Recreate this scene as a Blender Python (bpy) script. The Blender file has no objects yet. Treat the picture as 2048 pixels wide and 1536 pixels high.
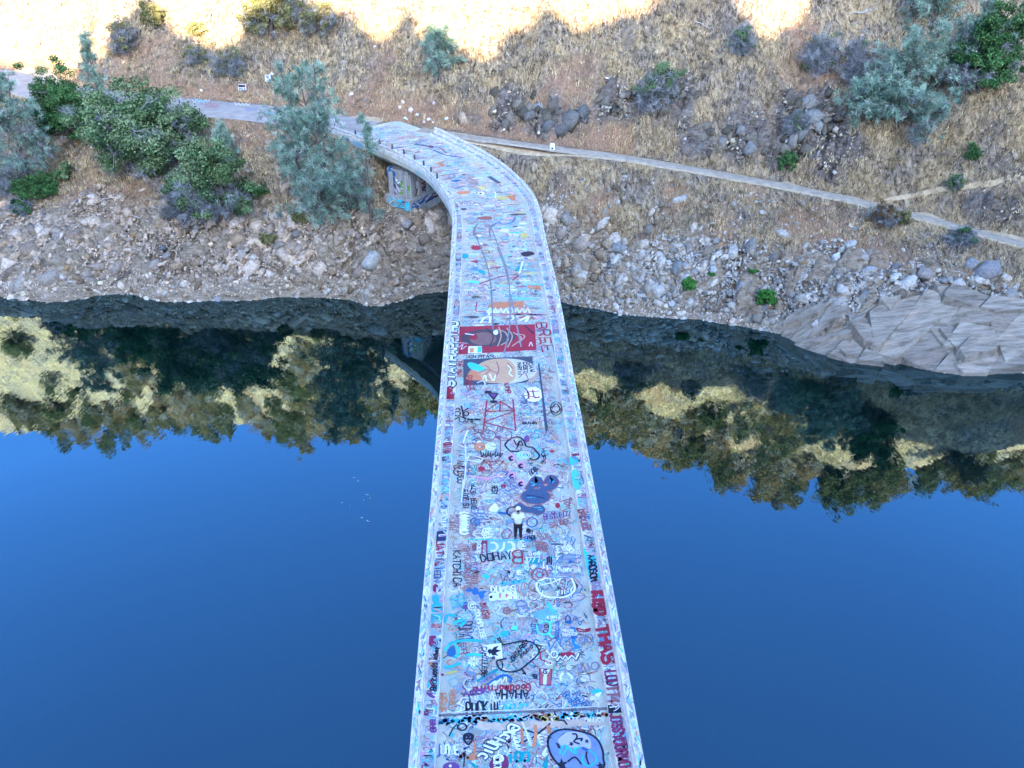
import bpy, bmesh, math, random
import numpy as np
from mathutils import Vector, Matrix

# ------------------------------------------------------------------ camera, sky, sun, exposure
SC = bpy.context.scene
COL = SC.collection
R = math.radians
F_PX, PITCH, CAM_H = 1558.0, R(32.9), 32.8
SUN_EL, SUN_AZ = R(18.0), R(8.0)          # sun stands behind the camera, a little to the right
cam_d = bpy.data.cameras.new('camera'); cam = bpy.data.objects.new('camera', cam_d); COL.objects.link(cam)
cam_d.sensor_width = 36.0; cam_d.lens = 36.0 * F_PX / 2048.0
cam_d.clip_start = 0.5; cam_d.clip_end = 3000.0
cam.location = (0, 0, CAM_H); cam.rotation_euler = (R(90) - PITCH, 0, 0)
SC.camera = cam
SUN = Vector((math.sin(SUN_AZ) * math.cos(SUN_EL), -math.cos(SUN_AZ) * math.cos(SUN_EL), math.sin(SUN_EL)))
W = bpy.data.worlds.new('World'); SC.world = W; W.use_nodes = True
wn = W.node_tree; wn.nodes.clear()
sky = wn.nodes.new('ShaderNodeTexSky'); sky.sky_type = 'NISHITA'; sky.sun_disc = False
sky.sun_elevation = SUN_EL; sky.sun_rotation = R(180) - SUN_AZ
sky.altitude = 300; sky.air_density = 1.0; sky.dust_density = 6.5; sky.ozone_density = 8.5
bg = wn.nodes.new('ShaderNodeBackground'); bg.inputs[1].default_value = 0.15
wo = wn.nodes.new('ShaderNodeOutputWorld')
wn.links.new(sky.outputs[0], bg.inputs[0]); wn.links.new(bg.outputs[0], wo.inputs[0])
sl = bpy.data.lights.new('sun', 'SUN'); sl.energy = 5.0; sl.angle = R(0.55); sl.color = (1.0, 0.82, 0.60)
so = bpy.data.objects.new('sun', sl); COL.objects.link(so)
so.rotation_euler = SUN.to_track_quat('Z', 'Y').to_euler(); so.location = (40, -120, 120)
SC.view_settings.view_transform = 'Standard'; SC.view_settings.look = 'None'
SC.view_settings.exposure = 3.22; SC.view_settings.gamma = 1.0
try: SC.view_settings.use_curve_mapping = False
except Exception: pass
SC.cycles.max_bounces = 6

DECK = 11.5
rng = np.random.default_rng(7); random.seed(7)

# ------------------------------------------------------------------ helpers
def ray(px, py):
    u = (px - 1024) / F_PX; v = -(py - 768) / F_PX
    return np.array([u, math.cos(PITCH) + v * math.sin(PITCH), -math.sin(PITCH) + v * math.cos(PITCH)])
def at(px, py, z):
    d = ray(px, py); t = (z - CAM_H) / d[2]
    return np.array([d[0] * t, d[1] * t, z])

def tag(o, label=None, cat=None, group=None, kind=None):
    if label: o['label'] = label
    if cat: o['category'] = cat
    if group: o['group'] = group
    if kind: o['kind'] = kind
    return o
def empty(name, loc, rz=0.0):
    o = bpy.data.objects.new(name, None); COL.objects.link(o)
    o.location = Vector([float(c) for c in loc]); o.rotation_euler = (0, 0, rz); return o
def link(name, me, mat=None, parent=None):
    if mat and not me.materials: me.materials.append(mat)
    o = bpy.data.objects.new(name, me); COL.objects.link(o)
    if parent: o.parent = parent
    return o
def np_mesh(name, V, Fc, cols=None, smooth=False):
    """V (n,3), Fc (m,3) or (m,4) ints, cols (n,3) optional colour per vertex"""
    me = bpy.data.meshes.new(name)
    V = np.ascontiguousarray(V, dtype=np.float32); Fc = np.ascontiguousarray(Fc, dtype=np.int32)
    m, k = Fc.shape
    me.vertices.add(len(V)); me.vertices.foreach_set('co', V.ravel())
    me.loops.add(m * k); me.loops.foreach_set('vertex_index', Fc.ravel())
    me.polygons.add(m)
    me.polygons.foreach_set('loop_start', np.arange(0, m * k, k, dtype=np.int32))
    me.polygons.foreach_set('loop_total', np.full(m, k, dtype=np.int32))
    if smooth: me.polygons.foreach_set('use_smooth', np.ones(m, dtype=bool))
    me.update(calc_edges=True); 
    if cols is not None:
        a = me.color_attributes.new('Col', 'FLOAT_COLOR', 'POINT')
        c4 = np.ones((len(V), 4), dtype=np.float32); c4[:, :3] = cols
        a.data.foreach_set('color', c4.ravel())
    return me
def py_mesh(name, verts, faces, smooth=False):
    me = bpy.data.meshes.new(name); me.from_pydata([tuple(map(float, v)) for v in verts], [], faces); me.update()
    if smooth:
        for p in me.polygons: p.use_smooth = True
    return me

_tab = np.random.default_rng(3).random((256, 256)).astype(np.float64)
def vnoise(x, y, seed=0):
    x = np.asarray(x, float) + seed * 17.31; y = np.asarray(y, float) + seed * 9.77
    xi = np.floor(x).astype(int); yi = np.floor(y).astype(int)
    fx = x - xi; fy = y - yi; fx = fx * fx * (3 - 2 * fx); fy = fy * fy * (3 - 2 * fy)
    a = _tab[xi & 255, yi & 255]; b = _tab[(xi + 1) & 255, yi & 255]
    c = _tab[xi & 255, (yi + 1) & 255]; d = _tab[(xi + 1) & 255, (yi + 1) & 255]
    return (a * (1 - fx) + b * fx) * (1 - fy) + (c * (1 - fx) + d * fx) * fy
def fbm(x, y, sc, seed=0, octv=3):
    s = 0; a = 1; tot = 0; f = 1.0 / sc
    for i in range(octv):
        s = s + a * (vnoise(np.asarray(x) * f, np.asarray(y) * f, seed + i * 5) * 2 - 1); tot += a; a *= 0.5; f *= 2.07
    return s / tot
def sstep(a, b, x):
    t = np.clip((np.asarray(x, float) - a) / (b - a), 0, 1); return t * t * (3 - 2 * t)

# ------------------------------------------------------------------ materials
def mat_new(name, rough=0.9, spec=0.2):
    m = bpy.data.materials.new(name); m.use_nodes = True
    nt = m.node_tree; b = nt.nodes['Principled BSDF']
    b.inputs['Roughness'].default_value = rough
    b.inputs['Specular IOR Level'].default_value = spec
    return m, nt, b
def N(nt, t, **kw):
    n = nt.nodes.new(t)
    for k, v in kw.items():
        if hasattr(n, k): setattr(n, k, v)
        else: n.inputs[k].default_value = v
    return n
def noise(nt, scale, detail=4, rough=0.6, vec=None, dist=0.0):
    n = N(nt, 'ShaderNodeTexNoise'); n.inputs['Scale'].default_value = scale
    n.inputs['Detail'].default_value = detail; n.inputs['Roughness'].default_value = rough
    n.inputs['Distortion'].default_value = dist
    if vec: nt.links.new(vec, n.inputs['Vector'])
    return n
def ramp(nt, fac, stops):
    r = nt.nodes.new('ShaderNodeValToRGB'); e = r.color_ramp.elements
    while len(e) < len(stops): e.new(0.5)
    for i, (p, c) in enumerate(stops):
        e[i].position = p; e[i].color = (c[0], c[1], c[2], 1)
    nt.links.new(fac, r.inputs[0]); return r
def mix(nt, fac, a, b, mode='MIX'):
    n = nt.nodes.new('ShaderNodeMix'); n.data_type = 'RGBA'; n.blend_type = mode
    for s, v in ((n.inputs[0], fac), (n.inputs[6], a), (n.inputs[7], b)):
        if hasattr(v, 'is_linked') or hasattr(v, 'links'): nt.links.new(v, s)
        elif isinstance(v, (int, float)): s.default_value = v
        else: s.default_value = (v[0], v[1], v[2], 1)
    return n.outputs[2]
def bump(nt, b, h, strength=0.5, dist=0.1):
    n = N(nt, 'ShaderNodeBump'); n.inputs['Strength'].default_value = strength; n.inputs['Distance'].default_value = dist
    nt.links.new(h, n.inputs['Height']); nt.links.new(n.outputs[0], b.inputs['Normal'])
def pos(nt): return N(nt, 'ShaderNodeNewGeometry').outputs['Position']
def attr(nt): 
    a = N(nt, 'ShaderNodeAttribute'); a.attribute_name = 'Col'; return a.outputs['Color']

def mat_attr(name, rough=0.9, nscale=3.0, amt=0.5, spec=0.15, bump_s=0.0, trans=0.0):
    """colour per vertex, broken up by noise"""
    m, nt, b = mat_new(name, rough, spec)
    n = noise(nt, nscale, 5, 0.65, pos(nt))
    r = ramp(nt, n.outputs[0], [(0.25, (1 - amt,) * 3), (0.75, (1 + amt,) * 3)])
    c = mix(nt, 1.0, attr(nt), r.outputs[0], 'MULTIPLY')
    nt.links.new(c, b.inputs['Base Color'])
    if bump_s: bump(nt, b, n.outputs[0], bump_s, 0.1)
    return m
def mat_simple(name, c1, c2, scale=2.0, rough=0.85, bump_s=0.0, spec=0.2, detail=5):
    m, nt, b = mat_new(name, rough, spec)
    n = noise(nt, scale, detail, 0.65, pos(nt))
    r = ramp(nt, n.outputs[0], [(0.3, c1), (0.7, c2)])
    nt.links.new(r.outputs[0], b.inputs['Base Color'])
    if bump_s: bump(nt, b, n.outputs[0], bump_s, 0.05)
    return m

M = {}
# hillside: the colour attribute holds rock weight (R), bare soil weight (G), tint (B)
def make_ground():
    m, nt, b = mat_new('hill_ground', 0.95, 0.1)
    p = pos(nt)
    sep = N(nt, 'ShaderNodeSeparateColor'); nt.links.new(attr(nt), sep.inputs[0])
    st = N(nt, 'ShaderNodeMapping'); st.inputs['Scale'].default_value = (1.0, 0.45, 0.45); nt.links.new(p, st.inputs[0])
    n1 = noise(nt, 0.35, 6, 0.7, p); n2 = noise(nt, 3.2, 6, 0.75, st.outputs[0], 0.6); n3 = noise(nt, 9.0, 4, 0.7, st.outputs[0])
    grass = ramp(nt, n2.outputs[0], [(0.36, (0.07, 0.047, 0.03)), (0.46, (0.32, 0.215, 0.11)), (0.56, (0.52, 0.37, 0.20)), (0.68, (0.72, 0.55, 0.32))])
    scrub = ramp(nt, n2.outputs[0], [(0.38, (0.05, 0.038, 0.03)), (0.5, (0.23, 0.175, 0.125)), (0.64, (0.46, 0.36, 0.26))])
    veg = mix(nt, ramp(nt, n1.outputs[0], [(0.42, (0, 0, 0)), (0.58, (1, 1, 1))]).outputs[0], grass.outputs[0], scrub.outputs[0])
    soil = ramp(nt, n3.outputs[0], [(0.32, (0.20, 0.095, 0.05)), (0.55, (0.44, 0.245, 0.14)), (0.7, (0.56, 0.36, 0.23))])
    rs = N(nt, 'ShaderNodeMapping'); rs.inputs['Rotation'].default_value = (0.3, 0.4, 0.6); rs.inputs['Scale'].default_value = (0.6, 2.2, 1.6); nt.links.new(p, rs.inputs[0])
    nr = noise(nt, 1.5, 8, 0.75, rs.outputs[0], 0.4)
    rock = ramp(nt, nr.outputs[0], [(0.33, (0.075, 0.045, 0.03)), (0.45, (0.31, 0.22, 0.14)), (0.56, (0.45, 0.345, 0.235)), (0.7, (0.61, 0.505, 0.385))])
    c = mix(nt, sep.outputs[1], veg, soil.outputs[0])
    c = mix(nt, sep.outputs[0], c, rock.outputs[0])
    drk = ramp(nt, nr.outputs[0], [(0.35, (0.035, 0.03, 0.028)), (0.5, (0.15, 0.125, 0.11)), (0.68, (0.36, 0.31, 0.28))])
    c = mix(nt, sep.outputs[2], c, drk.outputs[0])
    nt.links.new(c, b.inputs['Base Color'])
    add = N(nt, 'ShaderNodeMath', operation='ADD'); nt.links.new(n2.outputs[0], add.inputs[0]); nt.links.new(nr.outputs[0], add.inputs[1])
    bump(nt, b, add.outputs[0], 0.9, 0.35)
    return m
M['ground'] = make_ground()

def make_water():
    m = bpy.data.materials.new('river_water'); m.use_nodes = True; nt = m.node_tree; nt.nodes.clear()
    out = N(nt, 'ShaderNodeOutputMaterial'); mx = N(nt, 'ShaderNodeMixShader')
    df = N(nt, 'ShaderNodeBsdfDiffuse'); gl = N(nt, 'ShaderNodeBsdfGlossy'); gl.inputs['Roughness'].default_value = 0.015
    p = pos(nt)
    nb = noise(nt, 0.12, 3, 0.5, p)
    df.inputs['Color'].default_value = (0.004, 0.022, 0.032, 1)
    r = ramp(nt, nb.outputs[0], [(0.35, (0.0006, 0.005, 0.0045)), (0.65, (0.0012, 0.009, 0.007))]); nt.links.new(r.outputs[0], df.inputs[0])
    gl.inputs['Color'].default_value = (0.49, 0.83, 1.0, 1)
    fr = N(nt, 'ShaderNodeFresnel'); fr.inputs['IOR'].default_value = 1.333
    mu = N(nt, 'ShaderNodeMath', operation='MULTIPLY'); mu.inputs[1].default_value = 3.3; mu.use_clamp = True
    mp = N(nt, 'ShaderNodeMapping'); mp.inputs['Scale'].default_value = (1.0, 0.45, 1.0); nt.links.new(p, mp.inputs[0])
    n1 = noise(nt, 0.5, 4, 0.55, mp.outputs[0]); 
    bm_ = N(nt, 'ShaderNodeBump'); rn = noise(nt, 0.045, 3, 0.6, p); rg = N(nt, 'ShaderNodeMapRange'); rg.inputs['From Min'].default_value = .45; rg.inputs['From Max'].default_value = .7; rg.inputs['To Min'].default_value = .008; rg.inputs['To Max'].default_value = .035; nt.links.new(rn.outputs[0], rg.inputs['Value']); nt.links.new(rg.outputs[0], gl.inputs['Roughness'])
    bm_.inputs['Strength'].default_value = 0.04; bm_.inputs['Distance'].default_value = 0.25
    nt.links.new(n1.outputs[0], bm_.inputs['Height'])
    nt.links.new(bm_.outputs[0], gl.inputs['Normal'])
    ad = N(nt, 'ShaderNodeMath', operation='ADD'); ad.inputs[1].default_value = 0.072; mi = N(nt, 'ShaderNodeMath', operation='MINIMUM'); mi.inputs[1].default_value = 0.245
    nt.links.new(fr.outputs[0], mu.inputs[0]); nt.links.new(mu.outputs[0], ad.inputs[0]); nt.links.new(ad.outputs[0], mi.inputs[0]); nt.links.new(mi.outputs[0], mx.inputs[0])
    nt.links.new(df.outputs[0], mx.inputs[1]); nt.links.new(gl.outputs[0], mx.inputs[2]); nt.links.new(mx.outputs[0], out.inputs[0])
    return m
M['water'] = make_water()

def make_deck():
    m, nt, b = mat_new('painted_deck', 0.75, 0.25)
    p = pos(nt)
    st = N(nt, 'ShaderNodeMapping'); st.inputs['Scale'].default_value = (1.0, 0.7, 1.0); nt.links.new(p, st.inputs[0])
    n0 = noise(nt, 0.9, 6, 0.65, st.outputs[0], 0.8); n1 = noise(nt, 0.7, 5, 0.6, p, 0.5); n2 = noise(nt, 1.3, 6, 0.7, p, 1.2); n3 = noise(nt, 18, 5, 0.7, p)
    n4 = noise(nt, 0.5, 4, 0.6, p, 0.7)
    base = ramp(nt, n0.outputs[0], [(0.3, (0.40, 0.375, 0.29)), (0.55, (0.55, 0.515, 0.39)), (0.75, (0.69, 0.645, 0.50))])
    c = mix(nt, ramp(nt, n1.outputs[0], [(0.55, (0, 0, 0)), (0.68, (0.75,) * 3)]).outputs[0], base.outputs[0], (0.24, 0.50, 0.46))
    c = mix(nt, ramp(nt, n2.outputs[0], [(0.58, (0, 0, 0)), (0.72, (0.7,) * 3)]).outputs[0], c, (0.74, 0.68, 0.64))
    c = mix(nt, ramp(nt, n4.outputs[0], [(0.62, (0, 0, 0)), (0.74, (0.5,) * 3)]).outputs[0], c, (0.52, 0.33, 0.38))
    n5 = noise(nt, 0.62, 5, 0.6, st.outputs[0], 1.5)
    c = mix(nt, ramp(nt, n5.outputs[0], [(0.28, (0.55,) * 3), (0.40, (0, 0, 0))]).outputs[0], c, (0.20, 0.26, 0.28))
    g = ramp(nt, n3.outputs[0], [(0.3, (0.86,) * 3), (0.7, (1.08,) * 3)])
    c = mix(nt, 1.0, c, g.outputs[0], 'MULTIPLY')
    nt.links.new(c, b.inputs['Base Color']); bump(nt, b, n3.outputs[0], 0.25, 0.01)
    return m
M['deck'] = make_deck()
def make_whitewash():
    m, nt, b = mat_new('whitewashed_concrete', 0.8, 0.2)
    p = pos(nt)
    n0 = noise(nt, 2.2, 6, 0.7, p, 0.5); n1 = noise(nt, 1.1, 5, 0.6, p, 1.0); n2 = noise(nt, 1.6, 5, 0.65, p, 1.4)
    base = ramp(nt, n0.outputs[0], [(0.28, (0.40, 0.37, 0.32)), (0.5, (0.68, 0.63, 0.54)), (0.7, (0.84, 0.80, 0.70))])
    c = mix(nt, ramp(nt, n1.outputs[0], [(0.58, (0, 0, 0)), (0.68, (0.7,) * 3)]).outputs[0], base.outputs[0], (0.16, 0.42, 0.55))
    c = mix(nt, ramp(nt, n2.outputs[0], [(0.63, (0, 0, 0)), (0.72, (0.6,) * 3)]).outputs[0], c, (0.52, 0.16, 0.18))
    nt.links.new(c, b.inputs['Base Color']); bump(nt, b, n0.outputs[0], 0.3, 0.02)
    return m
M['white'] = make_whitewash()
def make_concrete():
    m, nt, b = mat_new('weathered_concrete', 0.9, 0.15)
    p = pos(nt)
    mp = N(nt, 'ShaderNodeMapping'); mp.inputs['Scale'].default_value = (2.2, 2.2, 0.25); nt.links.new(p, mp.inputs[0])
    n0 = noise(nt, 1.6, 6, 0.7, mp.outputs[0]); n1 = noise(nt, 9, 5, 0.7, p)
    r = ramp(nt, n0.outputs[0], [(0.3, (0.20, 0.19, 0.175)), (0.5, (0.36, 0.345, 0.32)), (0.7, (0.47, 0.455, 0.43))])
    g = ramp(nt, n1.outputs[0], [(0.3, (0.85,) * 3), (0.7, (1.1,) * 3)])
    nt.links.new(mix(nt, 1.0, r.outputs[0], g.outputs[0], 'MULTIPLY'), b.inputs['Base Color']); bump(nt, b, n1.outputs[0], 0.3, 0.02)
    return m
M['concrete'] = make_concrete()
M['paint'] = mat_attr('spray_paint', 0.6, 5.0, 0.16, 0.3)
M['rock'] = mat_attr('broken_rock', 0.9, 4.5, 0.5, 0.15, 0.22)
M['leaf'] = mat_attr('foliage', 0.7, 1.2, 0.35, 0.25)
M['straw'] = mat_attr('dry_grass', 0.9, 0.6, 0.35, 0.1)
M['bark'] = mat_simple('bark', (0.075, 0.06, 0.05), (0.20, 0.165, 0.135), 6, 0.95, 0.6)
M['twigbark'] = mat_simple('grey_twig', (0.16, 0.155, 0.17), (0.36, 0.34, 0.35), 3, 0.9)
M['drift'] = mat_simple('driftwood', (0.28, 0.25, 0.22), (0.55, 0.51, 0.46), 5, 0.9, 0.3)
M['asphalt'] = mat_simple('old_asphalt', (0.26, 0.23, 0.20), (0.42, 0.375, 0.32), 1.0, 0.9, 0.2, detail=8)
M['gravel'] = mat_simple('trail_gravel', (0.26, 0.205, 0.145), (0.48, 0.39, 0.285), 1.6, 0.95, 0.3, detail=8)
M['verge'] = mat_simple('trail_verge', (0.34, 0.235, 0.13), (0.62, 0.46, 0.28), 2.0, 0.95, 0.3, detail=8)
M['joint'] = mat_simple('joint_steel', (0.03, 0.03, 0.035), (0.09, 0.085, 0.085), 6, 0.6, 0.2, 0.4)

M['plate'] = mat_simple('joint_plate', (0.07, 0.07, 0.08), (0.22, 0.21, 0.21), 4, 0.6, 0.2, 0.4)

# ------------------------------------------------------------------ terrain heights
def world_tab(pts, z):
    w = [at(px, py, z) for px, py in pts]; return [p[0] for p in w], [p[1] for p in w]
_sx, _sy = world_tab([(0, 592), (60, 600), (100, 603), (150, 600), (200, 588), (260, 585), (330, 603), (400, 602), (500, 600), (570, 592), (640, 595),
    (700, 598), (750, 612), (800, 602), (840, 588), (890, 582), (1000, 590), (1120, 603), (1250, 630), (1400, 640), (1500, 655), (1560, 668), (1610, 688), (1650, 705),
    (1700, 716), (1760, 726), (1800, 722), (1850, 735), (1900, 745), (1980, 742), (2048, 745)], 0)
SHX = np.array([-400, -90, -66] + _sx + [60, 100, 400]); SHY = np.array([95, 74, 69] + _sy + [54, 58, 90])
def shore(x): return np.interp(x, SHX, SHY) + 0.25 * fbm(x, np.asarray(x) * 0, 2.2, 40, 2)
_road = [(0, 152, 12.2), (90, 183, 12.1), (250, 200, 12.0), (370, 213, 12.0), (470, 222, 11.95), (560, 231, 11.8), (640, 243, 11.55)]
_path = [(920, 276, 11.42), (1000, 284, 11.35), (1100, 297, 11.2), (1200, 310, 10.85), (1300, 325, 10.4), (1500, 360, 9.4), (1700, 400, 8.4), (1850, 437, 7.6), (2048, 491, 6.8)]
RW = [at(*p) for p in _road]; PW = [at(*p) for p in _path]
BX = np.array([-400, -120, -80] + [p[0] for p in RW] + [-14.5, -9] + [p[0] for p in PW] + [56, 100, 400])
BY = np.array([100, 103, 106.5] + [p[1] for p in RW] + [80.5, 79] + [p[1] for p in PW] + [52 + 4, 62, 100])
BZ = np.array([13, 12.6, 12.4] + [p[2] for p in RW] + [11.44, 11.42] + [p[2] for p in PW] + [6.4, 6, 6])
BW = np.interp(BX, [-400, -22, -10, -2, 12, 400], [4.2, 4.2, 4.0, 2.2, 1.7, 1.7])
def dymax(x): return np.interp(x, [-70, -25, -9, 5, 40, 70], [56, 50, 36, 38, 50, 50])
def H(x, y, fine=True):
    x = np.asarray(x, float); y = np.asarray(y, float)
    s = shore(x); r = np.interp(x, BX, BY); zr = np.interp(x, BX, BZ); w = np.interp(x, BX, BW)
    t = np.clip((y - s) / np.maximum(r - w - s, 1.0), 0, 1)
    pw = np.interp(x, [-60, -20, -6, 6, 18, 26, 60], [0.62, 0.62, 0.72, 0.9, 1.0, 0.9, 0.85])
    z = zr * np.power(t, pw)
    bankm = sstep(0.0, 0.06, t) * (1 - sstep(0.86, 0.98, t))
    z = z - 1.6 * np.exp(-(((x + 1.0) / 4.5) ** 2 + ((y - 72.0) / 3.0) ** 2))
    n_b = 0.75 * fbm(x, y, 5.0, 1, 4) + 0.35 * np.abs(fbm(x, y, 2.0, 9, 3))
    z = z + bankm * n_b
    pk = np.exp(-((np.hypot(x + 8.6, (y - 72.6) * 1.1) / 4.6) ** 4)) * (y > s)        # ledge the bend pier stands on
    z = z * (1 - pk) + pk * (6.25 + .25 * fbm(x, y, 2, 5, 2))
    uw = np.clip(s - y, 0, None); z = z - np.minimum(uw * 0.45, 6.0)
    dy = np.clip(y - (r + w), 0, None)
    sl_ = np.interp(x, [-120, -60, -35, -22, -6, 8, 40, 70], [1.5, 1.42, 1.2, 1.05, 0.84, 0.86, 0.98, 1.0]); mx_ = dymax(x)
    cut = 1.25 * np.minimum(dy, 3.5) + sl_ * np.clip(dy - 3.5, 0, mx_ - 3.5) + 0.05 * np.clip(dy - mx_, 0, 400)
    cutl = 0.8 * np.minimum(dy, 12) + sl_ * np.clip(dy - 12, 0, mx_ - 12) + 0.05 * np.clip(dy - mx_, 0, 400)
    k = sstep(-26, -14, x); cut = cut * k + cutl * (1 - k)
    hm = sstep(0.5, 6, dy)
    hn = 1.7 * fbm(x * 1.0, y * .3, 4.0, 23, 3) + 2.6 * fbm(x, y, 15, 21, 3) + 1.0 * fbm(x, y, 4.5, 25, 3) + 0.85 * np.abs(fbm(x, y, 1.6, 29, 3))
    z = z + cut + hm * hn
    return z
def hit(px, py, lift=0.0):
    d = ray(px, py); ts = np.arange(20, 190, 0.1)
    P = d[None, :] * ts[:, None] + np.array([0, 0, CAM_H])
    below = P[:, 2] < H(P[:, 0], P[:, 1]) + lift
    i = int(np.argmax(below)) if below.any() else len(ts) - 1
    return P[i]
OUTC = [(q[0], q[1], rx, ry) for q, rx, ry in [(hit(1100, 248), 4.2, 2.2), (hit(1020, 215), 2.5, 2.0), (hit(1630, 240), 2.4, 3.2), (hit(1480, 280), 3.2, 2.2), (hit(1400, 295), 2.5, 1.8), (hit(1365, 190), 1.6, 3.0), (hit(1230, 200), 2.6, 2.0), (hit(1560, 290), 2.5, 1.8)]]
def rockw(x, y):
    s = shore(x); r = np.interp(x, BX, BY); w = np.interp(x, BX, BW)
    t = (np.asarray(y) - s) / np.maximum(r - w - s, 1.0)
    top = np.interp(x, [-60, -20, -6, 4, 14, 30, 60], [0.42, 0.40, 0.62, 0.62, 0.50, 0.62, 0.62]) + 0.16 * fbm(x, y, 4, 33, 3)
    rk = 1 - sstep(top - 0.07, top + 0.05, t)
    dy = np.asarray(y) - (r + w)
    xx = np.asarray(x); out = sstep(0.10, 0.30, fbm(x, y, 6.5, 51, 3)) * sstep(0.2, 1.0, dy) * (1 - sstep(8, 14, dy)) * sstep(-14, -4, x)
    for cx, cy, rx, ry in OUTC: out = np.maximum(out, sstep(.0, .5, 1 - np.hypot((xx - cx) / rx, (np.asarray(y) - cy) / ry) + .45 * fbm(x, y, 2.2, 53, 3)))
    out = out * sstep(.1, .8, dy)
    return np.clip(rk, 0, 1), np.clip(out, 0, 1), t, dy

def grid_axis(segs):
    out = [segs[0][0]]
    for a, b, st in segs:
        n = max(1, int(round((b - a) / st))); out += list(np.linspace(a, b, n + 1)[1:])
    return np.array(out)
def cells(x, y, sc, seed, ax=1.0, rot=0.0):
    c, s_ = math.cos(rot), math.sin(rot); u = (x * c + y * s_) / sc; v = (-x * s_ + y * c) / (sc * ax)
    ui = np.floor(u).astype(int); vi = np.floor(v).astype(int); best = np.full(u.shape, 9.0); val = np.zeros(u.shape); sec = np.full(u.shape, 9.0)
    for du in (-1, 0, 1):
        for dv in (-1, 0, 1):
            a = (ui + du + seed * 13) & 255; b = (vi + dv + seed * 29) & 255
            qu = ui + du + _tab[a, b]; qv = vi + dv + _tab[b, (a + 57) & 255]; d = np.hypot(u - qu, v - qv)
            hgt = _tab[(a + 91) & 255, b] + (u - qu) * (_tab[a, (b + 33) & 255] - .5) * 1.4 + (v - qv) * (_tab[(a + 11) & 255, (b + 71) & 255] - .5) * 1.4
            nb = d < best; sec = np.where(nb, best, np.minimum(sec, d)); val = np.where(nb, hgt, val); best = np.where(nb, d, best)
    return val, sec - best
def build_hillside():
    X = grid_axis([(-600, -120, 20), (-120, -70, 2), (-70, 54, 0.22), (54, 90, 2), (90, 600, 20)])
    Y = grid_axis([(46, 50, 1.0), (50, 101, 0.22), (101, 130, 0.8), (130, 170, 3), (170, 900, 40)])
    gx, gy = np.meshgrid(X, Y); Z = H(gx, gy)
    rk, out, t, dy = rockw(gx, gy)
    # broken, stepped relief where bare rock stands
    warp = fbm(gx, gy, 3, 63, 2) * 1.2
    c1, e1 = cells(gx + warp, gy + warp * .6, 2.6, 2, 0.6, .5); c2, e2 = cells(gx + warp, gy, 0.95, 4, 0.6, .8)
    rough = np.where(gx < 2, 1.0, np.where(gx > 17, .75, .45)) * (.45 + .55 * sstep(-.2, .3, fbm(gx, gy, 9, 64, 2)))
    blk = (c1 - .5) * 1.0 + (c2 - .5) * .5 - .8 * (1 - sstep(0, .16, e1)) - .4 * (1 - sstep(0, .2, e2))
    Z = Z + (rk * sstep(0.01, 0.12, t) * rough * 1.25 + out * 1.5) * blk
    soil = sstep(0.05, 0.4, fbm(gx, gy, 7, 71, 3) + 0.08 * (t < 1) - 0.05) * 0.7
    soil = np.maximum(soil, (1 - sstep(0.3, 2.2, np.abs(dy - 0.6))) * 0.8 * (gx < 12))
    cols = np.stack([np.maximum(rk * 0.9, out * .5), soil, out * .8], -1).reshape(-1, 3)
    ny, nx = gx.shape; idx = np.arange(nx * ny).reshape(ny, nx)
    Fc = np.stack([idx[:-1, :-1], idx[:-1, 1:], idx[1:, 1:], idx[1:, :-1]], -1).reshape(-1, 4)
    me = np_mesh('hillside', np.stack([gx, gy, Z], -1).reshape(-1, 3), Fc, cols, False)
    o = link('hillside', me, M['ground']); tag(o, 'steep dry hillside of straw grass, soil and broken rock above the river', kind='structure')
    return o
HILL = build_hillside()

# water
def build_water():
    X = np.array([-900, 900.]); Y = np.array([-60, 140.])
    me = np_mesh('river', [(-900, -70, 0), (900, -70, 0), (900, 150, 0), (-900, 150, 0)], [[0, 1, 2, 3]])
    tag(link('river', me, M['water']), 'still dark blue river mirroring the hill and sky', kind='structure')
build_water()

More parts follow.
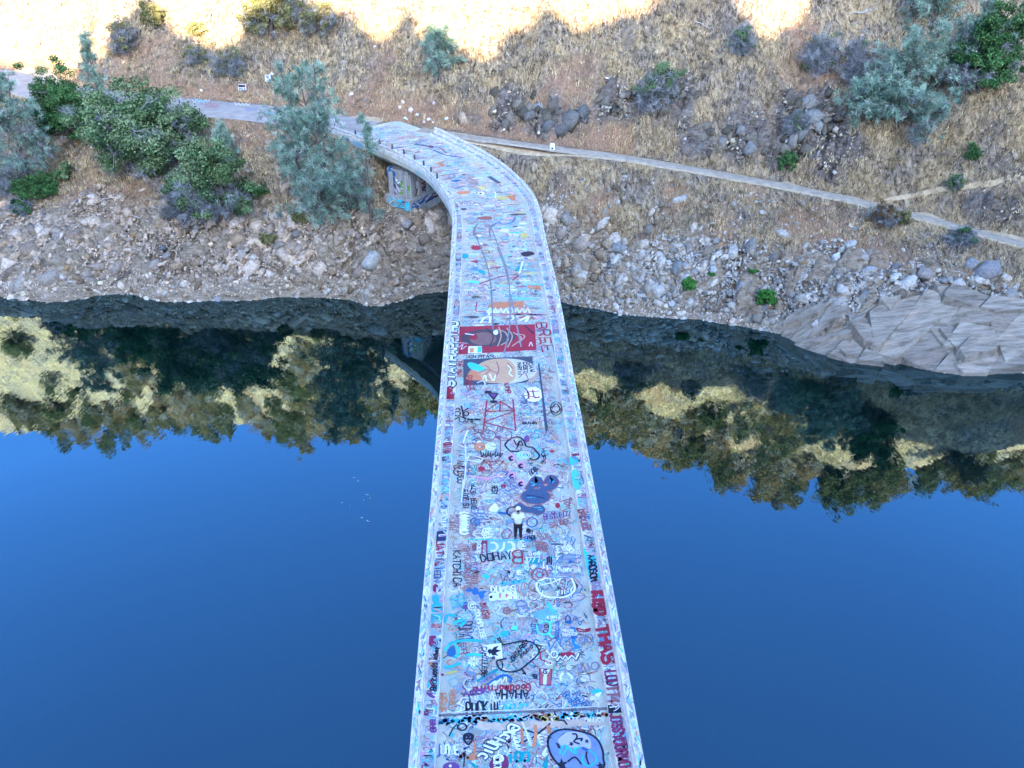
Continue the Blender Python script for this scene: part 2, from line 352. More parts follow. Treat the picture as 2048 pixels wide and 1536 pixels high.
# the hill behind the camera that shades the canyon; its unseen crest is shaped from the wanted shadow edge, traced back sunward
def build_opposite():
    lit = [(0, 112), (60, 122), (110, 150), (150, 148), (186, 120), (193, -60), (300, -30), (325, 45), (400, 78), (440, 92), (480, 70), (502, 40), (560, 28), (572, -20), (618, -20), (640, 36),
           (690, 18), (720, 42), (755, 78), (786, 40), (800, 0), (826, -5), (838, 52), (870, 62), (900, 82), (930, 75), (955, 95), (985, 98), (1003, 70), (1050, 50), (1075, 15), (1092, 8),
           (1112, 20), (1140, 40), (1180, 55), (1212, 50), (1240, 25), (1290, -5), (1330, -40), (1460, -50), (1490, 20), (1520, 60), (1555, 82), (1590, 60), (1612, 5), (1645, -60), (1750, -70), (1900, -50), (2048, -75)]
    YC = -85.0; cr = []
    for px, py in lit:
        if py >= -60:
            p = hit(px, py)
        else: p = hit(px, py)
        k = (YC - p[1]) / SUN.y
        cr.append((p[0] + SUN.x * k, p[2] + SUN.z * k))
    cx = np.array([c[0] for c in cr]); cz = np.array([c[1] for c in cr])
    o_ = np.argsort(cx, kind='stable'); cx = cx[o_]; cz = cz[o_]
    cx = np.concatenate([[-700, cx[0] - 60], cx, [cx[-1] + 60, 700]]); cz = np.concatenate([[70, cz[0]], cz, [cz[-1] + 3, 80]])
    X = grid_axis([(-700, -140, 20), (-140, 140, 0.5), (140, 700, 20)])
    crest = np.interp(X, cx, cz) + np.where(np.abs(X) < 140, 1.5 * fbm(X, X * 0, 4.0, 83, 3) + 0.7 * fbm(X, X * 0, 1.1, 84, 2), 0)
    prof = [(-24, -3.0), (-27, 0.02), (-34, 0.11), (-50, 0.34), (-66, 0.64), (-78, 0.86), (-85, 1.0), (-92, 0.93), (-130, 0.8), (-300, 0.75), (-900, 0.7)]
    V = []; 
    med = np.convolve(np.pad(crest, 40, mode='edge'), np.ones(81) / 81, 'same')[40:-40]
    for y, f in prof:
        wgt = math.exp(-((y + 85) / 6.0) ** 2)
        z = (med + (crest - med) * wgt) * f if f > 0 else np.full_like(X, f)
        if -84 < y < -26: z = z + 1.5 * fbm(X, X * 0 + y, 9, 81, 3)
        V.append(np.stack([X, np.full_like(X, y), z], -1))
    V = np.concatenate(V); nx = len(X); idx = np.arange(nx * len(prof)).reshape(len(prof), nx)
    Fc = np.stack([idx[:-1, :-1], idx[1:, :-1], idx[1:, 1:], idx[:-1, 1:]], -1).reshape(-1, 4)
    cols = np.zeros((len(V), 3)); cols[:, 1] = 0.3
    tag(link('opposite_hillside', np_mesh('opposite_hillside', V, Fc, cols, False), M['ground']), 'brushy hillside on the near bank, its uneven crest shaped to shade the canyon', kind='structure')
build_opposite()
def riverbed():
    me = np_mesh('riverbed', [(-900, -70, -6.2), (900, -70, -6.2), (900, 70, -6.2), (-900, 70, -6.2)], [[0, 1, 2, 3]], np.tile([[0.4, 0.8, 0]], (4, 1)))
    tag(link('riverbed', me, M['ground']), 'muddy bed under the river water', kind='structure')
riverbed()

# draped strips: road and trail
def drape(name, line, half, lift, mat, label, jit=0.0, x0=None):
    P = np.array(line, float); d = np.r_[0, np.cumsum(np.hypot(*np.diff(P[:, :2], axis=0).T))]
    s = np.arange(0, d[-1], 0.5); C = np.stack([np.interp(s, d, P[:, 0]), np.interp(s, d, P[:, 1])], -1)
    for _ in range(6): C[1:-1] = (C[:-2] + 2 * C[1:-1] + C[2:]) / 4
    T = np.gradient(C, axis=0); T /= np.linalg.norm(T, axis=1)[:, None]; Nn = np.stack([-T[:, 1], T[:, 0]], -1)
    us = np.linspace(-1, 1, 7); V = []
    for u in us:
        hw = half * (1 + jit * fbm(s, s * 0 + u * 40, 2.5, 91, 2)) if abs(u) == 1 else half
        q = C + Nn * (u * hw if np.isscalar(hw) else (u * hw)[:, None])
        zz = H(q[:, 0], q[:, 1]); zc = np.interp(C[:, 0], BX, BZ)
        V.append(np.stack([q[:, 0], q[:, 1], np.maximum(zz, zc if mat is not M['verge'] else zz) + lift - (0.10 if abs(u) == 1 else 0)], -1))
    V = np.stack(V, 1); n = len(s); idx = np.arange(n * 7).reshape(n, 7)
    Fc = np.stack([idx[:-1, :-1], idx[:-1, 1:], idx[1:, 1:], idx[1:, :-1]], -1).reshape(-1, 4)
    o = link(name, np_mesh(name, V.reshape(-1, 3), Fc, None, True), mat); tag(o, label, kind='structure'); return o
road_line = [(BX[i], BY[i]) for i in range(1, 10)] + [(-14.6, 80.8)]
path_line = [(-9.5, 80.4), (-6.0, 78.6)] + [(BX[i], BY[i]) for i in range(13, 22)]
drape('road_verge', road_line, 3.8, 0.03, M['verge'], 'tan dry verge along the old asphalt road', 0.12)
drape('road', road_line, 3.2, 0.09, M['asphalt'], 'old grey asphalt road leading off the bridge', 0.06)
drape('trail_verge', path_line, 1.5, 0.03, M['verge'], 'straw coloured verge along the gravel trail', 0.2)
drape('trail', path_line, 0.85, 0.09, M['gravel'], 'dusty gravel trail running along the slope from the bridge', 0.4)
side = [hit(*p)[:2] for p in [(1768, 405), (1800, 395), (1850, 386), (1900, 378), (1950, 374), (2000, 366), (2060, 360)]]
drape('side_trail', side, 0.2, 0.02, M['verge'], 'narrow trodden side trail climbing away from the gravel trail', 0.7)

# ------------------------------------------------------------------ the bridge
pairs = [((0.78 - 0.031 * y - 2.55, y), (0.78 - 0.031 * y + 2.58, y)) for y in (-36, -20, -5, 8, 20, 32, 42)]
pairs += [((-3.40, 50), (1.60, 50.4)), ((-3.66, 55.0), (1.40, 55.6)), ((-4.15, 58.2), (0.95, 59.3)), ((-4.95, 61.1), (0.05, 62.8)), ((-6.05, 64.4), (-1.35, 66.7)), ((-7.45, 67.4), (-2.95, 70.1)),
          ((-9.3, 70.2), (-4.75, 73.2)), ((-11.5, 72.9), (-6.6, 76.1)), ((-14.0, 75.8), (-8.5, 78.9)), ((-17.5, 79.6), (-12.6, 83.6))]
def catmull(P, n):
    P = np.array(P, float); Q = np.vstack([2 * P[0] - P[1], P, 2 * P[-1] - P[-2]]); out = []
    for i in range(len(P) - 1):
        p0, p1, p2, p3 = Q[i:i + 4]
        for t in np.linspace(0, 1, n, endpoint=False):
            out.append(0.5 * ((2 * p1) + (-p0 + p2) * t + (2 * p0 - 5 * p1 + 4 * p2 - p3) * t * t + (-p0 + 3 * p1 - 3 * p2 + p3) * t ** 3))
    out.append(P[-1]); return np.array(out)
LR = catmull([a + b for a, b in pairs], 24)
LS, RS = LR[:, :2], LR[:, 2:]
AC = RS - LS; AC /= np.linalg.norm(AC, axis=1)[:, None]
CEN = (LS + RS) / 2
SL = np.r_[0, np.cumsum(np.hypot(*np.diff(CEN, axis=0).T))]      # running length
def resample(step, i0=0, i1=None):
    i1 = len(SL) - 1 if i1 is None else i1
    n = max(2, int((SL[i1] - SL[i0]) / step)); s = np.linspace(SL[i0], SL[i1], n)
    g = lambda A: np.stack([np.interp(s, SL, A[:, k]) for k in (0, 1)], -1)
    return s, g(LS), g(RS), g(AC)
def sweep(name, side, section, mat, parent, s0=None, s1=None, step=0.7, smooth=False):
    """section: closed loop of (outward offset, z); side L, R or C (both)"""
    s0 = SL[0] if s0 is None else s0; s1 = SL[-1] if s1 is None else s1
    n = max(2, int((s1 - s0) / step) + 1); s = np.linspace(s0, s1, n)
    g = lambda A: np.stack([np.interp(s, SL, A[:, k]) for k in (0, 1)], -1)
    l, r, a = g(LS), g(RS), g(AC); V = []
    for (u, z) in section:
        if callable(z): zz = z(s)
        else: zz = np.full(n, z)
        if side == 'L': q = l - a * u
        elif side == 'R': q = r + a * u
        else: q = (l - a * u[1]) if u[0] == 'L' else (r + a * u[1])
        V.append(np.stack([q[:, 0], q[:, 1], zz], -1))
    V = np.stack(V, 1); k = len(section); idx = np.arange(n * k).reshape(n, k)
    j = np.roll(np.arange(k), -1)
    Fc = np.stack([idx[:-1], idx[1:], idx[1:][:, j], idx[:-1][:, j]], -1).reshape(-1, 4)
    V = V.reshape(-1, 3); faces = [list(map(int, f)) for f in Fc] + [list(map(int, idx[0]))[::-1], list(map(int, idx[-1]))]
    if side == 'L': faces = [f[::-1] for f in faces]
    me = py_mesh(name, V, faces, smooth)
    bm = bmesh.new(); bm.from_mesh(me); bmesh.ops.recalc_face_normals(bm, faces=bm.faces); bm.to_mesh(me); bm.free()
    return link(name, me, mat, parent)
def s_near(x, y): return SL[int(np.argmin((CEN[:, 0] - x) ** 2 + (CEN[:, 1] - y) ** 2))]
BR = empty('bridge', (0.0, 20.0, 0.0)); BR.location = (0, 0, 0)
tag(BR, 'narrow concrete road bridge covered in graffiti, curving left onto the far bank', 'bridge')
s_end_r = SL[int(np.argmin((RS[:, 0] + 8.2) ** 2 + (RS[:, 1] - 78.4) ** 2))]
s_joint = float(np.interp(14.35, CEN[:, 1], SL)) if True else 0
CURB_H, CURB_W, PAR_W, PAR_H = 0.20, 0.44, 0.30, 0.72
z0 = DECK
DECKO = sweep('deck', 'C', [(('L', 0.74), z0 - 0.004), (('R', 0.74), z0 - 0.004), (('R', 0.74), z0 - 0.45), (('L', 0.74), z0 - 0.45)], M['deck'], BR)
# top wearing slab is part of the deck mesh; kerbs, rails on both sides
for side, se in (('L', SL[-1] - 0.1), ('R', s_end_r)):
    sweep('kerb', side, [(0.0, z0 - 0.05), (0.015, z0 + CURB_H - 0.02), (0.04, z0 + CURB_H), (CURB_W, z0 + CURB_H), (CURB_W, z0 - 0.05)], M['white'], BR, s1=se)
    sweep('parapet_plinth', side, [(CURB_W + 0.002, z0 - 0.05), (CURB_W + 0.002, z0 + 0.40), (CURB_W + 0.04, z0 + 0.43), (CURB_W + PAR_W, z0 + 0.43), (CURB_W + PAR_W + 0.02, z0 + 0.38), (CURB_W + PAR_W + 0.02, z0 - 0.05)], M['white'], BR, s1=se)
    # top rail in lengths, with open slots under it between the posts
    edges = list(np.arange(SL[0] + (s_joint % 7.3), se, 7.3)); edges = [e for e in edges if e < se - 2] + [se]
    edges = [SL[0]] + edges if edges[0] > SL[0] + 1 else edges
    for a, b in zip(edges[:-1], edges[1:]):
        sweep('top_rail', side, [(CURB_W + 0.03, z0 + 0.57), (CURB_W + 0.03, z0 + PAR_H - 0.02), (CURB_W + 0.05, z0 + PAR_H), (CURB_W + PAR_W - 0.05, z0 + PAR_H), (CURB_W + PAR_W - 0.02, z0 + PAR_H - 0.02), (CURB_W + PAR_W - 0.02, z0 + 0.57)], M['white'], BR, a + 0.015, b - 0.015)
    pm = None
    for s in np.arange(max(SL[0], s_joint - 9) + 0.75, se, 1.46):
        l = np.array([np.interp(s, SL, LS[:, k]) for k in (0, 1)]); r = np.array([np.interp(s, SL, RS[:, k]) for k in (0, 1)])
        a = (r - l) / np.linalg.norm(r - l)
        q = (l - a * (CURB_W + PAR_W / 2)) if side == 'L' else (r + a * (CURB_W + PAR_W / 2))
        if pm is None:
            hx, hy = PAR_W / 2 - 0.045, 0.17
            pm = py_mesh('rail_post', [(sx * hx, sy * hy, z) for z in (0.425, 0.575) for sx, sy in ((-1, -1), (1, -1), (1, 1), (-1, 1))],
                         [(3, 2, 1, 0), (4, 5, 6, 7), (0, 1, 5, 4), (1, 2, 6, 5), (2, 3, 7, 6), (3, 0, 4, 7)]); pm.materials.append(M['white'])
        o = link('rail_post', pm, None, BR); o.location = (q[0], q[1], z0); o.rotation_euler = (0, 0, math.atan2(a[1], a[0]))
# rusted stub posts standing on the inside rail of the bend
stub = None
for s in np.arange(s_near(-3.8, 64), SL[-1] - 3, 2.05):
    l = np.array([np.interp(s, SL, LS[:, k]) for k in (0, 1)]); r = np.array([np.interp(s, SL, RS[:, k]) for k in (0, 1)]); a = (r - l) / np.linalg.norm(r - l)
    q = l - a * (CURB_W + PAR_W / 2)
    if stub is None:
        bm = bmesh.new(); bmesh.ops.create_cone(bm, cap_ends=True, segments=8, radius1=0.09, radius2=0.065, depth=0.42)
        bmesh.ops.translate(bm, verts=bm.verts, vec=(0, 0, PAR_H + 0.2)); stub = bpy.data.meshes.new('stub_post'); bm.to_mesh(stub); bm.free(); stub.materials.append(M['joint'])
    o = link('stub_post', stub, None, BR); o.location = (q[0], q[1], z0)
# expansion joint: steel angle pair across the deck
lj = np.array([np.interp(s_joint, SL, LS[:, k]) for k in (0, 1)]); rj = np.array([np.interp(s_joint, SL, RS[:, k]) for k in (0, 1)])
jl = at(876, 1433, z0)[:2]; jr = at(1214, 1419, z0)[:2]
d = (jr - jl) / np.linalg.norm(jr - jl); nrm = np.array([-d[1], d[0]])
for off, w, zt in ((0.0, 0.05, 0.025), (0.085, 0.03, 0.03)):
    q = [jl + nrm * off, jr + nrm * off, jr + nrm * (off + w), jl + nrm * (off + w)]
    me = py_mesh('expansion_joint', [(p[0], p[1], z0 - 0.1) for p in q] + [(p[0], p[1], z0 + zt) for p in q], [(3, 2, 1, 0), (4, 5, 6, 7), (0, 1, 5, 4), (1, 2, 6, 5), (2, 3, 7, 6), (3, 0, 4, 7)])
    link('expansion_joint', me, M['plate'] if off == 0 else M['white'], BR)
# haunched girder under the deck and its two river piers
y_mid, y_half = 18.0, 40.0
def soffit(s):
    y = np.interp(s, SL, CEN[:, 1]); return z0 - 1.5 - 6.2 * np.clip(np.abs(y - y_mid) / y_half, 0, 1) ** 2.2
s_g0, s_g1 = float(np.interp(-22, CEN[:, 1], SL)), float(np.interp(58, CEN[:, 1], SL))
sweep('girder', 'C', [(('L', -0.35), z0 - 0.45), (('R', -0.35), z0 - 0.45), (('R', -0.35), soffit), (('L', -0.35), soffit)], M['concrete'], BR, s_g0, s_g1, 1.2)
sweep('approach_girder', 'C', [(('L', -0.35), z0 - 0.45), (('R', -0.35), z0 - 0.45), (('R', -0.35), z0 - 1.3), (('L', -0.35), z0 - 1.3)], M['concrete'], BR, s_g1 + 0.02, SL[-1] - 6, 1.2)
sweep('approach_girder', 'C', [(('L', -0.35), z0 - 0.45), (('R', -0.35), z0 - 0.45), (('R', -0.35), z0 - 1.3), (('L', -0.35), z0 - 1.3)], M['concrete'], BR, 0.5, s_g0 - 0.02, 1.2)
def box_pts(c, ax, hx, hy, za, zb):
    ax = np.array(ax) / np.linalg.norm(ax); ay = np.array([-ax[1], ax[0]]); q = [np.array(c) + ax * sx * hx + ay * sy * hy for sx, sy in ((-1, -1), (1, -1), (1, 1), (-1, 1))]
    return [(p[0], p[1], za) for p in q] + [(p[0], p[1], zb) for p in q]
BOXF = [(3, 2, 1, 0), (4, 5, 6, 7), (0, 1, 5, 4), (1, 2, 6, 5), (2, 3, 7, 6), (3, 0, 4, 7)]
def box(name, c, ax, hx, hy, za, zb, mat, parent, bev=0.03):
    me = py_mesh(name, box_pts(c, ax, hx, hy, za, zb), BOXF)
    bm = bmesh.new(); bm.from_mesh(me)
    if bev: bmesh.ops.bevel(bm, geom=bm.edges[:], offset=bev, segments=1, affect='EDGES')
    bm.to_mesh(me); bm.free(); return link(name, me, mat, parent)
for yy in (58.6, -22.6):
    s = float(np.interp(yy, CEN[:, 1], SL)); c = [np.interp(s, SL, CEN[:, k]) for k in (0, 1)]; a = [np.interp(s, SL, AC[:, k]) for k in (0, 1)]
    box('river_pier', c, a, 2.5, 1.1, -6.0, z0 - 1.31, M['concrete'], BR)
# pier of the bend: panelled wall on a stepped plinth, seen under the inside edge
sp = s_near(-7.6, 72.2)
pc = at(822, 432, 6.2)[:2]; pl = at(781, 402, 6.6)[:2]; pr = at(896, 398, 6.2)[:2]     # plinth corner, left end, right end on the ground
axr = (pr - pc) / np.linalg.norm(pr - pc); axl = np.array([-axr[1], axr[0]])
if np.dot(axl, pl - pc) < 0: axl = -axl
wl, wr = 2.6, 4.6
def prism(name, quad, za, zb, mat, parent):
    me = py_mesh(name, [(p[0], p[1], za) for p in quad] + [(p[0], p[1], zb) for p in quad], BOXF)
    bm = bmesh.new(); bm.from_mesh(me); bmesh.ops.recalc_face_normals(bm, faces=bm.faces); bmesh.ops.bevel(bm, geom=bm.edges[:], offset=0.03, segments=1, affect='EDGES'); bm.to_mesh(me); bm.free()
    return link(name, me, mat, parent)
def quad_at(o0, wa, wb): return [o0, o0 + axr * wa, o0 + axr * wa + axl * wb, o0 + axl * wb]
PIER = prism('bend_pier', quad_at(pc + axr * 0.45 + axl * 0.4, wr, wl), 4.0, z0 - 1.305, M['concrete'], BR)
link_pl = prism('plinth', quad_at(pc, wr + 0.5, wl + 0.6), 4.6, 7.7, M['concrete'], PIER)
for k in range(4):
    o0 = pc + axr * (0.55 + k * 1.15) + axl * 0.24
    prism('pilaster', quad_at(o0, 0.42 if k else 0.6, 0.159), 7.702, z0 - 1.6, M['concrete'], PIER)
for k in range(2):
    o0 = pc + axr * 0.31 + axl * (0.55 + k * 1.7)
    prism('pilaster', quad_at(o0, 0.139, 0.5), 7.702, z0 - 1.6, M['concrete'], PIER)

# ------------------------------------------------------------------ graffiti: flat paint laid on the deck and kerbs
ZONE = {'A': (800, 560, 4.452), 'B': (820, 800, 4.876), 'C': (820, 1020, 4.655), 'D': (800, 1260, 4.096), 'E': (860, 1080, 10.24), 'F': (1040, 1080, 10.24),
        'G': (840, 1220, 9.309), 'H': (1040, 1220, 9.309), 'I': (820, 1371, 8.904), 'J': (1040, 1371, 8.533), 'K': (840, 240, 6.4), 'M': (680, 400, 2.926)}
PAL = {'k': (0.012, 0.014, 0.03), 'r': (0.36, 0.02, 0.045), 'w': (0.80, 0.80, 0.80), 'c': (0.04, 0.50, 0.62), 'b': (0.02, 0.13, 0.30), 't': (0.0, 0.30, 0.29), 'o': (0.62, 0.22, 0.10),
       'p': (0.17, 0.06, 0.20), 'y': (0.62, 0.50, 0.16), 'n': (0.72, 0.32, 0.42), 'g': (0.16, 0.20, 0.32), 'm': (0.26, 0.03, 0.10), 'l': (0.22, 0.47, 0.54), 'e': (0.10, 0.66, 0.50),
       'd': (0.05, 0.065, 0.09), 'v': (0.20, 0.28, 0.42), 's': (0.50, 0.34, 0.24), 'a': (0.34, 0.12, 0.12)}
FONT = {'A': '00 26 40|12 32', 'B': '00 06 36 45 44 33 03|33 42 41 30 00', 'C': '45 36 16 05 01 10 30 41', 'D': '00 06 26 44 42 20 00', 'E': '46 06 00 40|03 33', 'F': '46 06 00|03 33',
        'G': '45 36 16 05 01 10 30 41 43 23', 'H': '00 06|40 46|03 43', 'I': '20 26', 'J': '46 41 30 10 01', 'K': '00 06|46 03 40', 'L': '06 00 40', 'M': '00 06 23 46 40', 'N': '00 06 40 46',
        'O': '10 01 05 16 36 45 41 30 10', 'P': '00 06 36 45 44 33 03', 'R': '00 06 36 45 44 33 03|23 40', 'S': '45 36 16 05 04 13 33 42 41 30 10 01', 'T': '06 46|26 20', 'U': '06 01 10 30 41 46',
        'V': '06 20 46', 'W': '06 10 23 30 46', 'X': '00 46|06 40', 'Y': '06 23 46|23 20', 'Z': '06 46 00 40', 'Q': '10 01 05 16 36 45 41 30 10|22 40',
        '0': '10 01 05 16 36 45 41 30 10', '1': '15 26 20', '2': '05 16 36 45 44 00 40', '4': '30 36 02 42', '8': '13 04 05 16 36 45 44 33 13 02 01 10 30 41 42 33', '9': '10 30 41 45 36 16 05 04 13 43',
        '@': '32 24 13 22 33 31 42 44 36 16 05 01 10 30', '.': '20 21', '!': '26 22|20 21', '?': '05 16 36 45 44 23 22|20 21', '+': '21 25|03 43', '/': '00 46', '-': '03 43',
        'h': '00 06|03 23 32 30', 'o': '10 01 03 14 24 33 31 20 10', 'r': '00 04|03 14 34', 'e': '02 32 33 24 14 03 01 10 30', 's': '33 24 14 03 12 22 31 20 00', 'd': '36 30|34 14 03 01 10 30',
        'w': '04 10 22 30 44', 'm': '00 04 14 20 24 34 40', 'b': '06 00 20 31 33 24 04', 'y': '04 21|44 00', 'i': '20 24', 'n': '00 04|03 14 34 40', 'g': '33 14 03 01 10 31|34 20 00', 'c': '34 14 03 01 10 30',
        'k': '06 00|34 02 30', 'a': '33 14 03 01 10 31|34 30', 't': '26 20|04 44', 'l': '20 26', 'u': '04 01 10 30 34', 'p': '04 00|03 14 33 22 02'}
class Paint:
    def __init__(s): s.V = []; s.F = []; s.C = []; s.R = []
    def poly(s, pts, z, col):
        b = len(s.V); n = len(pts)
        c = np.mean(pts, axis=0)
        s.V += [(p[0], p[1], z) for p in pts]; s.C += [col] * n
        bm_pts = [Vector((p[0], p[1], 0)) for p in pts]
        from mathutils.geometry import tessellate_polygon
        f0 = len(s.F)
        for t in tessellate_polygon([bm_pts]): s.F.append([b + i for i in t])
        s.R.append((b, len(s.V), f0, len(s.F)))
    def line(s, P, w, z, col, closed=False):
        P = np.array(P, float)
        if closed: P = np.vstack([P, P[:1]])
        keep = np.r_[True, np.hypot(*np.diff(P, axis=0).T) > 1e-4]; P = P[keep]
        if len(P) < 2: return
        T = np.gradient(P, axis=0); T /= np.maximum(np.linalg.norm(T, axis=1), 1e-6)[:, None]
        Nn = np.stack([-T[:, 1], T[:, 0]], -1) * w / 2
        P[0] -= T[0] * w * 0.35; P[-1] += T[-1] * w * 0.35
        b = len(s.V); n = len(P)
        for i in range(n):
            s.V.append((P[i, 0] + Nn[i, 0], P[i, 1] + Nn[i, 1], z)); s.V.append((P[i, 0] - Nn[i, 0], P[i, 1] - Nn[i, 1], z))
        s.C += [col] * (2 * n)
        f0 = len(s.F)
        for i in range(n - 1):
            k = b + 2 * i; s.F.append([k, k + 1, k + 3]); s.F.append([k, k + 3, k + 2])
        s.R.append((b, len(s.V), f0, len(s.F)))
    def split(s, gap=0.12):
        B = []
        for v0, v1, f0, f1 in s.R:
            q = np.array(s.V[v0:v1])[:, :2]; B.append((q.min(0) - gap / 2, q.max(0) + gap / 2))
        n = len(B); par = list(range(n))
        def fd(i):
            while par[i] != i: i = par[i]
            return i
        for i in range(n):
            for j in range(i):
                if (B[i][0] < B[j][1]).all() and (B[j][0] < B[i][1]).all(): par[fd(i)] = fd(j)
        out = {}
        for i, (v0, v1, f0, f1) in enumerate(s.R):
            p = out.setdefault(fd(i), Paint()); b = len(p.V); p.V += s.V[v0:v1]; p.C += s.C[v0:v1]; p.F += [[b + k - v0 for k in f] for f in s.F[f0:f1]]
        return sorted(out.values(), key=lambda p: -len(p.V))
    def build(s, name, parent, label=None, kind=None):
        V = np.array(s.V); Fc = np.array(s.F)
        a, b_, c = V[Fc[:, 0]], V[Fc[:, 1]], V[Fc[:, 2]]
        flip = np.cross(b_ - a, c - a)[:, 2] < 0; Fc[flip] = Fc[flip][:, [0, 2, 1]]
        o = link(name, np_mesh(name, V, Fc, np.array(s.C)), M['paint'], parent)
        if label: o['label'] = label
        if kind: o['kind'] = kind
        return o
_lay = [0]
def layer(base, span=70, st=0.00013):
    _lay[0] += 1; return base + (_lay[0] % span) * st
KERB_Z = DECK + CURB_H
def toP(zone, pts, zc):
    ox, oy, sc = ZONE[zone]
    if isinstance(pts, str): pts = [tuple(map(float, q.split(','))) for q in pts.split()]
    return np.array([at(ox + x / sc, oy + y / sc, zc)[:2] for x, y in pts])
def smoothc(P, closed=False, n=5):
    P = np.array(P)
    if len(P) < 3: return P
    if closed:
        Q = np.vstack([P[-1], P, P[0], P[1]]); out = []
        for i in range(len(P)):
            p0, p1, p2, p3 = Q[i:i + 4]
            for t in np.linspace(0, 1, n, endpoint=False):
                out.append(0.5 * ((2 * p1) + (-p0 + p2) * t + (2 * p0 - 5 * p1 + 4 * p2 - p3) * t * t + (-p0 + 3 * p1 - 3 * p2 + p3) * t ** 3))
        return np.array(out)
    return catmull(P, n)
def col_of(c):
    c = np.array(PAL[c]) if isinstance(c, str) else np.array(c)
    return tuple(np.clip(c * random.uniform(0.85, 1.15), 0, 0.9))
def S(pt, zone, c, w, pts, closed=False, sm=True, zc=DECK):
    P = toP(zone, pts, zc); P = smoothc(P, closed) if sm else P
    pt.line(P, w, layer(zc + 0.0115), col_of(c), closed)
def FL(pt, zone, c, pts, sm=False, zc=DECK, base=0.0085):
    P = toP(zone, pts, zc); P = smoothc(P, True) if sm else P
    pt.poly(P, layer(zc + base, 20, 0.00014), col_of(c))
def ell(x, y, rx, ry=None, n=18, a0=0, a1=360, rot=0):
    ry = rx if ry is None else ry; out = []
    for a in np.linspace(R(a0), R(a1), n, endpoint=(a1 - a0) < 359):
        dx, dy = rx * math.cos(a), ry * math.sin(a); out.append((x + dx * math.cos(R(rot)) - dy * math.sin(R(rot)), y + dx * math.sin(R(rot)) + dy * math.cos(R(rot))))
    return out
def text(pt, zone, txt, p0, p1, top, c, w=0.045, zc=DECK, zone1=None, jit=0.14, under=None):
    a = toP(zone, [p0], zc)[0]; b = toP(zone1 or zone, [p1], zc)[0]; t = toP(zone, [top], zc)[0]
    n = len(txt); U = (b - a) / (n * 5.4 - 1.4); Vv = (t - a) / 6.0
    for i, ch in enumerate(txt):
        if ch == ' ': continue
        dx, dy, kk = random.uniform(-.25, .25), random.uniform(-.35, .35), random.uniform(.9, 1.1)
        for stroke in FONT.get(ch, FONT.get(ch.upper(), '00 40')).split('|'):
            pts = [(i * 5.4 + (int(q[0]) + dx + random.uniform(-jit, jit)) * 1.0, (int(q[1]) * kk + dy + random.uniform(-jit, jit))) for q in stroke.split()]
            P = np.array([a + U * x + Vv * y for x, y in pts])
            P = catmull(P, 3) if len(P) > 4 else P
            if under: pt.line(P, w * 1.9, layer(zc + 0.0098, 10), col_of(under))
            pt.line(P, w, layer(zc + 0.0115), col_of(c))
def word(zone, txt, p0, p1, top, c, w=0.045, **kw):
    pt = Paint(); text(pt, zone, txt, p0, p1, top, c, w, **kw); return pt.build('painted_word', DECKO)
NP = [0]
def piece(name, fn, label=None):
    pt = Paint(); fn(pt)
    for i, q in enumerate(pt.split()): q.build(name, DECKO, label if i == 0 else None)

